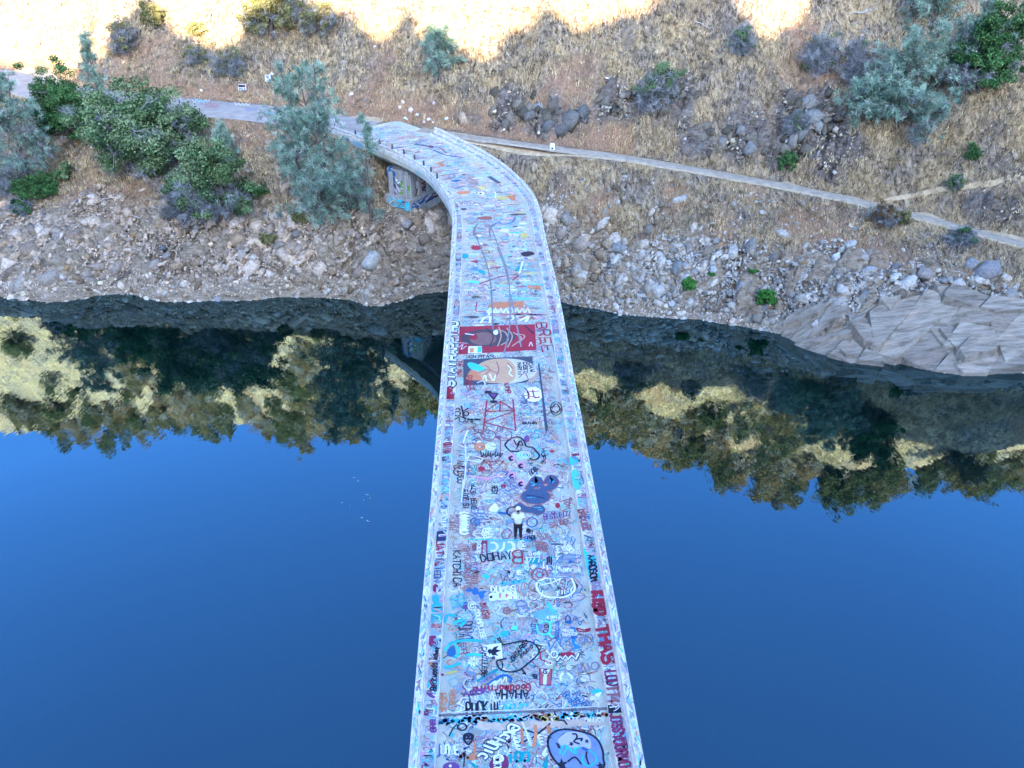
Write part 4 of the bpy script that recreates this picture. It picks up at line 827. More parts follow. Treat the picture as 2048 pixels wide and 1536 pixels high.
def p_band(pt):
    for k in range(60):
        x = 880 + k * 5.6; y = 1441 - (x - 880) * .0415 + random.uniform(-2, 7); P = [at(x + random.uniform(-6, 6), y + random.uniform(-3, 3), DECK)[:2] for _ in range(5)]
        pt.line(catmull(np.array(P), 3), random.uniform(.05, .13), layer(DECK + .0095), col_of(random.choice('bbcccclkcwwo' if x < 1080 else 'ccyywoolcw')))
    for k in range(5):
        P = [at(960 + k * 50 + j * 9, 1452 - k * 1.5 + random.uniform(-3, 3), DECK)[:2] for j in range(6)]; pt.line(catmull(np.array(P), 3), .22, layer(DECK + .0085, 10), col_of((0.60, 0.44, 0.31)))
def p_psy(pt):
    text(pt, 'D', 'GycHUic', (985, 800), (690, 1060), (905, 770), 'w', .07, under='d'); FL(pt, 'I', (0.20, 0.03, 0.10), '1450,1330 1700,1240 1740,1469 1440,1469', True, base=.0084); text(pt, 'I', '@m', (1500, 1250), (1510, 1480), (1650, 1250), 'w', .075); text(pt, 'I', '100', (1740, 1365), (2120, 1340), (1740, 1215), 't', .085)
    S(pt, 'J', 'k', .05, '0,990 200,900 350,790 510,655'); S(pt, 'J', 'k', .05, '0,740 150,780 300,830'); S(pt, 'J', 'k', .05, '620,600 740,600 800,665')
    for k in range(5): S(pt, 'J', 'w', .05, ell(140 + k * 14, 850 + k * 38, 24, 22, 10), True)
    for k in range(3): S(pt, 'J', 'w', .05, ell(335 + k * 18, 880 + k * 52, 30, 30, 10), True)
    for k in range(5): S(pt, 'I', 'w', .05, ell(1830 + k * 24, 830 + k * 70, 32, 30, 10), True)
    S(pt, 'J', 'w', .05, '40,640 130,850'); FL(pt, 'J', 't', '370,1380 480,1160 475,1408 400,1408'); S(pt, 'J', 'o', .1, '260,700 270,850 230,1040'); S(pt, 'J', 'o', .1, '480,700 500,800'); S(pt, 'J', 'o', .09, '30,750 40,980')
    FL(pt, 'J', 'w', '1190,200 1250,180 1300,210 1260,250 1200,245', True); FL(pt, 'J', 'w', '1280,150 1390,115 1350,190 1300,190', True); FL(pt, 'J', 'c', ell(1320, 110, 95, 55), base=.0082)
def star(x, y, r, rot=0): return [(x + (r if k % 2 == 0 else r * .42) * math.cos(R(rot + k * 36)), y + (r if k % 2 == 0 else r * .42) * math.sin(R(rot + k * 36))) for k in range(10)]
def p_moon(pt):
    o = '475,960 520,850 640,772 800,752 1000,780 1200,840 1320,925 1400,1080 1422,1250 1385,1420 800,1430 610,1300 510,1140'
    FL(pt, 'J', (0.20, 0.27, 0.40), o, True, base=.0082); S(pt, 'J', 'k', .06, o, True); FL(pt, 'J', (0.50, 0.46, 0.54), '650,930 760,825 900,790 1100,830 1205,950 1195,1085 1080,1050 960,1065 880,1065 780,1020 700,1025', True, base=.0092)
    FL(pt, 'J', 'k', '660,900 740,820 790,830 760,900 690,930', True); FL(pt, 'J', 'b', '1050,1080 1100,1030 1190,1080 1130,1120', True)
    for x, y, r_ in ((495, 885, 55), (715, 1350, 110), (875, 1000, 52), (1140, 955, 48), (1370, 1375, 75)): FL(pt, 'J', 'k', star(x, y, r_, random.uniform(0, 60)), base=.0100)
    for q in ('680,1160 690,1080 760,1030 800,1060 740,1190', '800,1080 850,1080 900,1140 970,1150 930,1090 1000,1060', '1080,1200 1060,1300 1160,1390', '1190,1120 1290,1200 1300,1300 1200,1380'): S(pt, 'J', 'c', .06, q)
    S(pt, 'J', 'k', .05, '820,1300 900,1240 960,1240 1040,1340'); S(pt, 'J', 'k', .05, '900,830 960,840 970,900 920,960 1010,1000', ); S(pt, 'J', 'k', .05, '960,920 1060,910 1040,950'); S(pt, 'J', 'k', .05, '1140,1140 1130,1220 1170,1340')
    for k in range(5): S(pt, 'J', 'k', .03, [(620 + k * 8, 990 + k * 18), (660 + k * 8, 1010 + k * 18)], sm=False)
def p_duck(pt):
    FL(pt, 'K', 'y', '960,960 985,940 1000,985 1060,970 1130,990 1100,1015 1020,1020 970,1000', True); S(pt, 'K', 'w', .1, '940,925 965,930 965,1000'); FL(pt, 'K', 'o', '1120,975 1200,975 1225,1020 1170,1030', True); FL(pt, 'K', 'o', '470,920 620,910 640,935 520,955', True); FL(pt, 'K', 'o', '230,560 290,555 320,590 280,595', True); FL(pt, 'K', (0.30, 0.10, 0.07), '740,1245 900,1235 910,1275 760,1275', True)
    FL(pt, 'K', 'w', ell(785, 942, 42, 20)); FL(pt, 'K', 'k', ell(775, 942, 18, 10)); S(pt, 'K', 'g', .12, ell(405, 718, 40, 24, 14, -160, 150)); FL(pt, 'K', 'b', '395,780 470,765 530,775 450,795', True); FL(pt, 'K', 'd', '525,1135 590,1130 590,1150 540,1155', True); FL(pt, 'K', 'y', '740,850 850,870 830,890 760,880', True)
    for k in range(8): S(pt, 'K', 'y', .14, [(1330, 1480), (1330 + 60 * math.cos(k * .785), 1480 + 36 * math.sin(k * .785))], sm=False)
    S(pt, 'K', 'b', .1, '930,1360 1000,1310 1060,1340 1180,1310 1220,1240'); FL(pt, 'M', 'r', ell(800, 280, 34, 14)); FL(pt, 'M', 't', ell(732, 328, 20, 15)); FL(pt, 'M', 'r', '760,360 805,352 805,372'); FL(pt, 'M', 't', '790,400 850,415 850,440 820,430'); FL(pt, 'M', 't', '1030,395 1075,390 1075,405 1030,420'); FL(pt, 'M', 'k', '1060,310 1110,300 1140,315 1100,330 1070,328', True)
    S(pt, 'M', 'r', .1, '820,490 940,450 1040,440 1010,470', ); S(pt, 'M', 'w', .12, '1050,430 1070,360')
def p_smallk(pt):
    for k in range(16):
        x, y = random.uniform(1130, 1200), random.uniform(1240, 1320); FL(pt, 'B', 'k', ell(x, y, 6, 5, 7))
    FL(pt, 'B', 'k', ell(1155, 1275, 26, 22)); S(pt, 'B', 'b', .05, ell(1190, 1195, 50, 45), True); FL(pt, 'B', 'v', '945,1180 970,1160 1015,1185 990,1205 955,1200', True); S(pt, 'B', 'k', .07, ell(1000, 1090, 55, 45), True); FL(pt, 'B', 'b', '860,1090 940,1100 930,1120 870,1110', True)
    S(pt, 'B', 'a', .05, '895,1310 940,1260 990,1290 960,1340 925,1365', True); FL(pt, 'B', 'c', '1062,1210 1110,1170 1115,1110 1100,1210 1075,1250 1095,1330 1085,1365 1062,1290', False); S(pt, 'B', 'c', .05, '560,1362 1170,1368', sm=False)
    for k in range(6): S(pt, 'B', 'w', .05, ell(755 + 30 * math.cos(k), 1300 + 30 * math.sin(k), 26, 22, 8), True)
    S(pt, 'B', 'k', .06, '1400,60 1370,90 1420,130 1460,90 1430,40', True); S(pt, 'B', 'k', .05, ell(1425, 85, 55, 65), True); FL(pt, 'B', 'r', '1355,500 1385,485 1418,500 1385,520'); FL(pt, 'B', 'g', ell(1375, 405, 45, 14)); FL(pt, 'B', 'r', ell(1440, 1030, 24, 26)); FL(pt, 'B', 'p', ell(1140, 380, 28, 34), base=.0084)
for nm, fn, lb in [('painted_panel', p_red, 'red painted panel with a dark oval'), ('painted_panel', p_port, 'dark panel with a cream and brown oval portrait'), ('painted_figure', p_2019, 'dark blue bubble numerals 2019'), ('painted_figure', p_cloud, 'black outlined cloud'), ('painted_figure', p_truss, 'red lattice of crossed lines'),
        ('painted_figure', p_smile, None), ('painted_figure', p_stick, None), ('painted_figure', p_rings, 'orange and white rings'), ('painted_figure', p_petals, 'pink blots with dark crescents'), ('painted_figure', p_heart, None), ('painted_figure', p_house, None), ('painted_figure', p_white, 'white streaks and loops'),
        ('painted_line', p_line, None), ('tyre_mark', p_tyre, None), ('painted_figure', p_truck, None), ('painted_figure', p_tri, None), ('painted_figure', p_arcs, None), ('painted_figure', p_oo, None), ('painted_panel', p_box, 'red box with thick white letters'), ('painted_figure', p_blue, None), ('painted_figure', p_key, None), ('painted_figure', p_eye, 'red brown rings'),
        ('painted_figure', p_teal, None), ('painted_figure', p_cat, None), ('painted_figure', p_egg, None), ('painted_figure', p_daisy, 'white daisy'), ('painted_panel', p_leaf, 'white square with a black leaf'), ('painted_figure', p_balloon, None), ('painted_figure', p_marker, None), ('painted_figure', p_badge, None), ('painted_figure', p_zig, None),
        ('painted_panel', p_flag, 'dark red panel with a white triangle'), ('painted_figure', p_face, None), ('painted_band', p_band, None), ('painted_figure', p_psy, None), ('painted_figure', p_moon, 'round blue moon with stars'), ('painted_figure', p_duck, None), ('painted_figure', p_smallk, None)]: piece(nm, fn, lb)
def kerb_blocks(pt):
    k_ = dict(zc=KERB_Z, base=.004)
    FL(pt, 'E', 'r', '55,548 70,500 180,440 280,455 285,475 150,530', **k_); FL(pt, 'E', 'm', ell(140, 990, 95, 92), **k_); FL(pt, 'E', 'c', '40,1180 120,1110 190,1180 180,1290 90,1320', True, **k_); FL(pt, 'E', 'c', '30,1330 240,1300 240,1480 60,1500', True, **k_)
    FL(pt, 'F', 'c', '1285,180 1510,155 1640,800 1420,830', **k_); FL(pt, 'J', 'k', '1498,335 1705,325 1735,465 1510,480', **k_); FL(pt, 'B', (0.03, 0.05, 0.13), '238,1285 352,1270 350,1375 228,1378', **k_); FL(pt, 'B', 'd', '312,555 380,550 378,592 308,596', **k_); FL(pt, 'B', 'e', '1575,700 1640,690 1665,850 1600,860', True, **k_); FL(pt, 'B', 'e', '1640,960 1690,980 1700,1050 1650,1050', True, **k_)
    FL(pt, 'B', 'c', '1555,560 1620,550 1640,620 1570,635', True, **k_); FL(pt, 'G', 'c', '180,90 390,60 380,250 190,230', True, **k_); FL(pt, 'G', 'm', '170,500 300,480 280,700 160,640', True, **k_); FL(pt, 'G', 'o', '180,960 320,940 310,1050 200,1060', True, **k_); FL(pt, 'I', 'p', '290,120 440,90 440,220 350,200', True, **k_); FL(pt, 'I', 'e', '230,380 460,370 450,440 260,450', True, **k_); FL(pt, 'I', 't', '330,1180 410,1160 410,1330 340,1350', True, **k_); FL(pt, 'I', 'n', '190,1200 280,1180 270,1260 200,1270', True, **k_); FL(pt, 'A', 'r', '395,960 470,955 465,1060 392,1062', **k_)
piece('painted_block', kerb_blocks)

# ---- years of illegible tags underneath: scribbles too many to count
def scribbles():
    pt = Paint(); rs = np.random.default_rng(11)
    names = ['a', 'a', 'r', 'b', 'b', 'g', 'd', 'w', 'w', 'w', 'l', 'l', 'c', 'c', 't', 'm', 'k', 'n', 'o', 'e', 'y']
    base = np.array([0.55, 0.515, 0.39])
    for k in range(6500):
        far = rs.random() < 0.45
        s = rs.uniform(SL[0] + 44, SL[-1] - 1) if far else rs.uniform(float(np.interp(9, CEN[:, 1], SL)), float(np.interp(48, CEN[:, 1], SL)))
        l = np.array([np.interp(s, SL, LS[:, j]) for j in (0, 1)]); r = np.array([np.interp(s, SL, RS[:, j]) for j in (0, 1)])
        u = rs.uniform(0.04, 0.96); c = l + (r - l) * u; a = (r - l) / np.linalg.norm(r - l); f = np.array([-a[1], a[0]])
        th = rs.choice([0, 0, math.pi / 2, -math.pi / 2, rs.uniform(0, 6.28)]); ex = a * math.cos(th) + f * math.sin(th); ey = -a * math.sin(th) + f * math.cos(th)
        n = rs.integers(3, 12); h = rs.uniform(.08, .34); step = h * rs.uniform(.35, .8)
        kind = rs.random()
        if kind < .62:
            P = np.array([c + ex * (i * step - n * step / 2 + rs.uniform(-.4, .4) * step) + ey * h * (rs.uniform(-.7, .7) + (.5 if i % 2 else -.5)) for i in range(n)])
            P = catmull(P, 3)
        elif kind < .80:
            P = np.array([c + ex * h * math.cos(t) * rs.uniform(.8, 1.2) + ey * h * math.sin(t) for t in np.linspace(0, rs.uniform(4, 11), 14)])
        else:
            P = np.array([c + ex * rs.uniform(-.5, .5) * h * 3 + ey * rs.uniform(-.5, .5) * h * 2 for i in range(4)])
        # keep on the roadway
        v = (P - l) @ a; wd = np.linalg.norm(r - l)
        if v.min() < .05 or v.max() > wd - .05: continue
        col = np.array(PAL[names[rs.integers(len(names))]]); fade = rs.uniform(.15, .75) if rs.random() < .8 else 0
        pt.line(P, rs.uniform(.014, .042) * (1.3 if far else 1), DECK + .0035 + (k % 30) * .00013, tuple(col * (1 - fade) + base * fade))
    for k in range(240):   # older faded bubble pieces, half buried
        s = rs.uniform(SL[0] + 44, SL[-1] - 2); l = np.array([np.interp(s, SL, LS[:, j]) for j in (0, 1)]); r = np.array([np.interp(s, SL, RS[:, j]) for j in (0, 1)]); a = (r - l) / np.linalg.norm(r - l); f = np.array([-a[1], a[0]]); wd = np.linalg.norm(r - l)
        h = rs.uniform(.25, .6); n = rs.integers(2, 6); th = rs.choice([0, 0, 1.57, -1.57]); ex = a * math.cos(th) + f * math.sin(th); ey = -a * math.sin(th) + f * math.cos(th); c0 = l + a * rs.uniform(.6, wd - .6)
        cf = np.array(PAL[rs.choice(list('clwnbvtay'))]); co_ = np.array(PAL[rs.choice(list('kbdarw'))]); fd = rs.uniform(.3, .75); z = DECK + .0008 + (k % 9) * .00004
        for i in range(n):
            c = c0 + ex * (i - n / 2) * h * 1.25; ph = rs.uniform(0, 6)
            P = np.array([c + ex * h * .6 * math.cos(t) * (1 + .28 * math.sin(2 * t + ph)) + ey * h * .85 * math.sin(t) * (1 + .22 * math.cos(3 * t + ph)) for t in np.linspace(0, 6.283, 16, endpoint=False)]); v = (P - l) @ a
            if v.min() < .08 or v.max() > wd - .08: continue
            pt.poly(list(P), z + (i % 4) * .0001, tuple(cf * (1 - fd) + base * fd)); pt.line(P, rs.uniform(.03, .06), DECK + .0034 + (k % 20) * .00013, tuple(co_ * (1 - fd * .8) + base * fd * .8), True)
    for k in range(900):   # blots of overspray
        s = rs.uniform(SL[0] + 44, SL[-1] - 1); l = np.array([np.interp(s, SL, LS[:, j]) for j in (0, 1)]); r = np.array([np.interp(s, SL, RS[:, j]) for j in (0, 1)])
        c = l + (r - l) * rs.uniform(.08, .92); rx, ry = rs.uniform(.08, .45), rs.uniform(.06, .25); ph = rs.uniform(0, 6)
        P = [c + np.array([rx * math.cos(t) * (1 + .35 * math.sin(3 * t + ph)), ry * math.sin(t) * (1 + .35 * math.cos(4 * t + ph))]) for t in np.linspace(0, 6.283, 13, endpoint=False)]
        col = np.array(PAL[names[rs.integers(len(names))]]); fade = rs.uniform(.35, .8)
        pt.poly(P, DECK + .0012 + (k % 16) * .00013, tuple(col * (1 - fade) + base * fade))
    for k in range(560):   # worn smears on the far spans and the bend
        s = rs.uniform(float(np.interp(36, CEN[:, 1], SL)), SL[-1] - .6); l = np.array([np.interp(s, SL, LS[:, j]) for j in (0, 1)]); r = np.array([np.interp(s, SL, RS[:, j]) for j in (0, 1)]); a = (r - l) / np.linalg.norm(r - l); f = np.array([-a[1], a[0]]); wd = np.linalg.norm(r - l)
        c = l + a * rs.uniform(.5, wd - .5); rx, ry = rs.uniform(.08, .2) * rs.uniform(1, 4), rs.uniform(.04, .2); ph = rs.uniform(0, 6)
        P = [c + a * rx * math.cos(t) * (1 + .3 * math.sin(3 * t + ph)) + f * ry * math.sin(t) * (1 + .4 * math.cos(4 * t + ph)) for t in np.linspace(0, 6.283, 12, endpoint=False)]
        col = np.array(PAL[names[rs.integers(len(names))]]); fade = rs.uniform(.05, .65); pt.poly(P, DECK + .0075 + (k % 8) * .0001, tuple(col * (1 - fade) + base * fade))
    pt.build('paint_scribbles', DECKO, 'layered illegible painted scribbles', 'stuff')
    # kerb tops and rails
    pk = Paint()
    for side, se in (('L', SL[-1] - .5), ('R', s_end_r)):
        for k in range(2600):
            s = rs.uniform(SL[0] + 42, se); l = np.array([np.interp(s, SL, LS[:, j]) for j in (0, 1)]); r = np.array([np.interp(s, SL, RS[:, j]) for j in (0, 1)]); a = (r - l) / np.linalg.norm(r - l); f = np.array([-a[1], a[0]])
            o, out = (l, -a) if side == 'L' else (r, a)
            rail = rs.random() < .5
            u0, u1, z = (CURB_W + .06, CURB_W + PAR_W - .06, DECK + PAR_H) if rail else (.05, CURB_W - .03, KERB_Z)
            col = np.array(PAL[names[rs.integers(len(names))]]); fade = rs.uniform(0, .6); col = tuple(col * (1 - fade) + np.array([.62, .62, .64]) * fade)
            if rail:
                P = [o + out * rs.uniform(u0, u1) + f * t for t in (0, rs.uniform(.05, .35))]; pk.line(P, rs.uniform(.02, .06), z + .003 + (k % 25) * .00013, col)
            elif rs.random() < .22:
                w_ = rs.uniform(.1, .5); P = [o + out * u0, o + out * u1, o + out * u1 + f * w_, o + out * u0 + f * w_]; pk.poly(P, z + .0015 + (k % 15) * .00013, col)
            else:
                P = catmull(np.array([o + out * rs.uniform(u0, u1) + f * (i * rs.uniform(.03, .09)) for i in range(rs.integers(3, 9))]), 3); pk.line(P, rs.uniform(.02, .055), z + .0038 + (k % 30) * .00013, col)
    pk.build('kerb_scribbles', BR, 'tags and blots of paint along kerbs and rails', 'stuff')
scribbles()

# paint on the bend pier and along the fascia behind the trees
def wall_paint():
    def onface(o0, ax, zz, u, v, nrm, off): p = o0 + ax * u + nrm * off; return (p[0], p[1], zz + v)
    rs = np.random.default_rng(5)
    # faces: (origin, axis, outward normal, base z, width, height range, list)
    faces = [(pc + axr * 0.45 + axl * 0.4, axr, -axl, 7.75, wr, 0.012), (pc + axr * 0.45 + axl * 0.4, axl, -axr, 7.75, wl, 0.012), (pc, axr, -axl, 6.4, wr + .5, 0.012), (pc, axl, -axr, 6.4, wl + .6, 0.012)]
    blobs = [(0, 2.3, .75, .55, .35, 'o'), (0, 2.9, .5, .7, .3, 'c'), (0, 3.6, .65, .5, .4, 'k'), (0, 1.2, .6, .3, .5, 'w'), (0, 4.0, .4, .5, .3, 'b'), (0, 2.4, .3, .6, .22, 'r'), (0, 0.9, .4, .3, .5, 'k'), (1, 0.7, .8, .55, .5, (0.10, 0.34, 0.03)), (1, 1.5, .9, .4, .5, 'w'), (1, 2.1, 1.6, .4, .8, 'b'), (1, 1.9, .5, .35, .4, 'p'),
             (2, 1.0, .7, .6, .25, 'b'), (2, 2.6, .75, .8, .25, 'b'), (2, 3.8, .8, .5, .2, 'd'), (3, .9, .65, .7, .4, 'c'), (3, 2.1, .7, .5, .4, 'l'), (2, .8, .2, .3, .12, 'd')]
    for f, u, v, ru, rv, c in blobs:
        ru *= 1.35; rv *= 1.35
        o0, ax, nr, zb, wd, off = faces[f]; pt = Paint()
        V = [onface(o0, ax, zb, u, v, nr, off)]; C = [col_of(c)]; n = 14
        for k in range(n):
            t = k * 6.283 / n; rr = 1 + .3 * math.sin(5 * t + u * 9) * rs.uniform(.4, 1); V.append(onface(o0, ax, zb, u + ru * math.cos(t) * rr, v + rv * math.sin(t) * rr, nr, off)); C.append(col_of(c))
        Fc = [[0, 1 + k, 1 + (k + 1) % n] for k in range(n)]
        for s_ in range(6):
            q = [(u + rs.uniform(-ru, ru) * .8, v + rs.uniform(-rv, rv) * .8) for _ in range(4)]; b = len(V); cc = col_of(rs.choice(list('kwybrwk')))
            for (a_, b_) in q: V += [onface(o0, ax, zb, a_, b_ - .03, nr, off + .004 + s_ * .0005), onface(o0, ax, zb, a_, b_ + .04, nr, off + .004 + s_ * .0005)]; C += [cc, cc]
            for k in range(3): Fc += [[b + 2 * k, b + 2 * k + 1, b + 2 * k + 3], [b + 2 * k, b + 2 * k + 3, b + 2 * k + 2]]
        link('painted_tag', np_mesh('painted_tag', V, np.array(Fc), np.array(C)), M['paint'], PIER)
    for s0, s1, c in ((s_near(-11.5, 76.5), s_near(-12.6, 77.8), 'l'), (s_near(-13.2, 78.4), s_near(-14.2, 79.4), 'b')):
        ss = np.linspace(s0, s1, 8); V = []; 
        for s_ in ss:
            l = np.array([np.interp(s_, SL, LS[:, k]) for k in (0, 1)]); a = np.array([np.interp(s_, SL, AC[:, k]) for k in (0, 1)]); q = l - a * .768
            V += [(q[0], q[1], DECK - .38 + rs.uniform(0, .1)), (q[0], q[1], DECK + .22 - rs.uniform(0, .2))]
        Fc = [[2 * k, 2 * k + 2, 2 * k + 3, 2 * k + 1] for k in range(7)]
        link('painted_tag', np_mesh('painted_tag', V, np.array(Fc), np.tile(PAL[c], (16, 1))), M['paint'], BR)
    # faded tags on the asphalt road
wall_paint()

# ------------------------------------------------------------------ rocks
def hull_rock(seed, flat=0.45, n=9):
    r_ = np.random.default_rng(seed); P = r_.normal(size=(n, 3)); P /= np.linalg.norm(P, axis=1)[:, None]; P *= r_.uniform(.75, 1.1, (n, 1)); P[:, 2] *= flat; P[:, 1] *= r_.uniform(.55, .95)
    bm = bmesh.new()
    for p in P: bm.verts.new(p)
    res = bmesh.ops.convex_hull(bm, input=bm.verts); 
    bmesh.ops.delete(bm, geom=[v for v in bm.verts if not v.link_faces], context='VERTS')
    bmesh.ops.triangulate(bm, faces=bm.faces)
    bm.verts.ensure_lookup_table(); V = np.array([v.co[:] for v in bm.verts]); bm.verts.index_update(); Fc = np.array([[v.index for v in f.verts] for f in bm.faces]); bm.free(); return V, Fc
def slab_rock(seed, k=None):
    r_ = np.random.default_rng(seed); k = k or r_.integers(4, 7); th = np.sort(r_.uniform(0, 6.283, k)) ; th = (np.arange(k) + r_.uniform(-.3, .3, k)) * 6.283 / k
    P = np.stack([np.cos(th) * r_.uniform(.8, 1.1, k), np.sin(th) * r_.uniform(.45, .75, k)], -1); h = r_.uniform(.14, .3)
    top = np.c_[P * r_.uniform(.82, .96), np.full(k, h) + r_.uniform(-.05, .05, k)]; bot = np.c_[P, np.full(k, -h)]
    V = np.vstack([top, bot]); Fc = [[0, i, i + 1] for i in range(1, k - 1)]
    for i in range(k): j = (i + 1) % k; Fc += [[i, k + i, k + j], [i, k + j, j]]
    return V, np.array(Fc)
def block_rock(seed):
    r_ = np.random.default_rng(seed); V = np.array([(x, y, z) for z in (-1, 1) for y in (-1, 1) for x in (-1, 1)], float); V[:, :2] += r_.uniform(-.38, .38, (8, 2)); V[:, 2] += r_.uniform(-.3, .3, 8)
    V[4:, :2] *= r_.uniform(.6, .95); V *= np.array([.85, r_.uniform(.5, .8), r_.uniform(.35, .6)]); V = np.vstack([V, [[r_.uniform(-.5, .5), r_.uniform(-.3, .3), V[:, 2].max() * 1.12]]])
    bm = bmesh.new()
    for p in V: bm.verts.new(p)
    bmesh.ops.convex_hull(bm, input=bm.verts); bmesh.ops.delete(bm, geom=[v for v in bm.verts if not v.link_faces], context='VERTS'); bmesh.ops.triangulate(bm, faces=bm.faces)
    bm.verts.ensure_lookup_table(); bm.verts.index_update(); V = np.array([v.co[:] for v in bm.verts]); Fc = np.array([[v.index for v in f.verts] for f in bm.faces]); bm.free(); return V, Fc
ROCKS = [slab_rock(i) for i in range(9)] + [block_rock(100 + i) for i in range(9)]
def rand_rot(n, tilt, rs, yaw0=None, spread=.45):
    """rotation matrices: random yaw, tilt within +-tilt"""
    yaw = rs.uniform(0, 6.283, n) if yaw0 is None else rs.normal(yaw0, spread, n) + rs.integers(0, 2, n) * math.pi; ax = rs.uniform(0, 6.283, n); t = rs.normal(0, tilt, n)
    K = np.zeros((n, 3, 3)); c, s = np.cos(t), np.sin(t); ux, uy = np.cos(ax), np.sin(ax)
    K[:, 0, 0] = c + ux * ux * (1 - c); K[:, 0, 1] = ux * uy * (1 - c); K[:, 0, 2] = uy * s; K[:, 1, 0] = ux * uy * (1 - c); K[:, 1, 1] = c + uy * uy * (1 - c); K[:, 1, 2] = -ux * s; K[:, 2, 0] = -uy * s; K[:, 2, 1] = ux * s; K[:, 2, 2] = c
    Y = np.zeros((n, 3, 3)); Y[:, 0, 0] = np.cos(yaw); Y[:, 0, 1] = -np.sin(yaw); Y[:, 1, 0] = np.sin(yaw); Y[:, 1, 1] = np.cos(yaw); Y[:, 2, 2] = 1
    return K @ Y
def slope_mats(x, y):
    e = .4; gx = (H(x + e, y) - H(x - e, y)) / (2 * e); gy = (H(x, y + e) - H(x, y - e)) / (2 * e)
    n = np.stack([-gx, -gy, np.ones_like(gx)], -1); n /= np.linalg.norm(n, axis=1)[:, None]
    a = np.cross(np.tile([[0, 1., 0]], (len(n), 1)), n); a /= np.linalg.norm(a, axis=1)[:, None]; b = np.cross(n, a)
    return np.stack([a, b, n], -1)
def merge(bases, which, Mx, Pos, cols):
    Vs, Fs, Cs = [], [], []; off = 0
    for k, (V, Fc) in enumerate(bases):
        sel = np.where(which == k)[0]
        if not len(sel): continue
        W_ = np.einsum('nij,vj->nvi', Mx[sel], V) + Pos[sel][:, None, :]; nv = len(V)
        Vs.append(W_.reshape(-1, 3)); Cs.append(np.repeat(cols[sel], nv, axis=0))
        Fs.append((Fc[None] + (off + np.arange(len(sel)) * nv)[:, None, None]).reshape(-1, Fc.shape[1])); off += nv * len(sel)
    return np.vstack(Vs), np.vstack(Fs), np.vstack(Cs)
def rock_col(x, rs, n):
    """pinkish brown on the left bank, pale grey on the right scree"""
    k = sstep(-4, 6, x)[:, None]; a = np.array([[.44, .325, .225]]); b = np.array([[.40, .345, .275]])
    c = a * (1 - k) + b * k; c = c * rs.uniform(.4, 1.35, (n, 1)); c += rs.normal(0, .025, (n, 1)) * np.array([[1, .2, -.5]])
    return np.clip(c, .04, .62)
def zR(x, y): return H(x, y)
SLABS = [('1560,668 1590,625 1680,610 1700,622 1640,660 1600,690', .1), ('1590,690 1660,650 1760,600 1780,620 1690,670 1640,688', .35), ('1585,692 1700,655 1730,690 1665,715', .25), ('1655,712 1700,690 1760,718 1765,728 1700,722', .3), ('1660,706 1690,672 1720,690 1740,710', .5),
         ('1760,600 1860,580 1990,625 1985,650 1900,640 1800,640', .7), ('1740,625 1790,600 1850,620 1880,640 1830,690 1790,720 1745,700', .5), ('1775,690 1830,650 1890,650 1900,700 1920,745 1840,735', .3), ('1850,640 1900,640 1990,660 1985,700 1940,710 1890,690', .75), ('1880,650 1960,680 1995,680 1990,705 1930,715', 1.0),
         ('1895,700 1990,700 2060,680 2060,735 1990,742 1925,745', .35), ('1980,630 2060,600 2060,660 2000,690 1985,665', .85), ('1870,560 1980,590 2060,600 2055,625 1990,625 1890,600', .9), ('2000,690 2060,650 2060,700 2010,720', .8), ('1700,640 1740,650 1745,690 1725,690', .75), ('1735,640 1750,655 1755,690 1742,690', .9), ('1680,700 1700,690 1725,692 1722,708 1690,708', .75), ('1545,650 1600,620 1660,605 1640,622 1580,655', .25)]
def on_slab(x, y, z):
    dpt = y * math.cos(PITCH) - (z - CAM_H) * math.sin(PITCH); px = 1024 + F_PX * x / dpt; py = 768 - F_PX * (y * math.sin(PITCH) + (z - CAM_H) * math.cos(PITCH)) / dpt; ins = np.zeros(len(x), bool)
    for pts, _ in SLABS:
        q = np.array([tuple(map(float, a.split(','))) for a in pts.split()]); c = np.zeros(len(x), bool)
        for i in range(len(q)):
            (x1, y1), (x2, y2) = q[i], q[i - 1]; c ^= ((y1 > py) != (y2 > py)) & (px < (x2 - x1) * (py - y1) / (y2 - y1 + 1e-9) + x1)
        ins |= c
    return ins
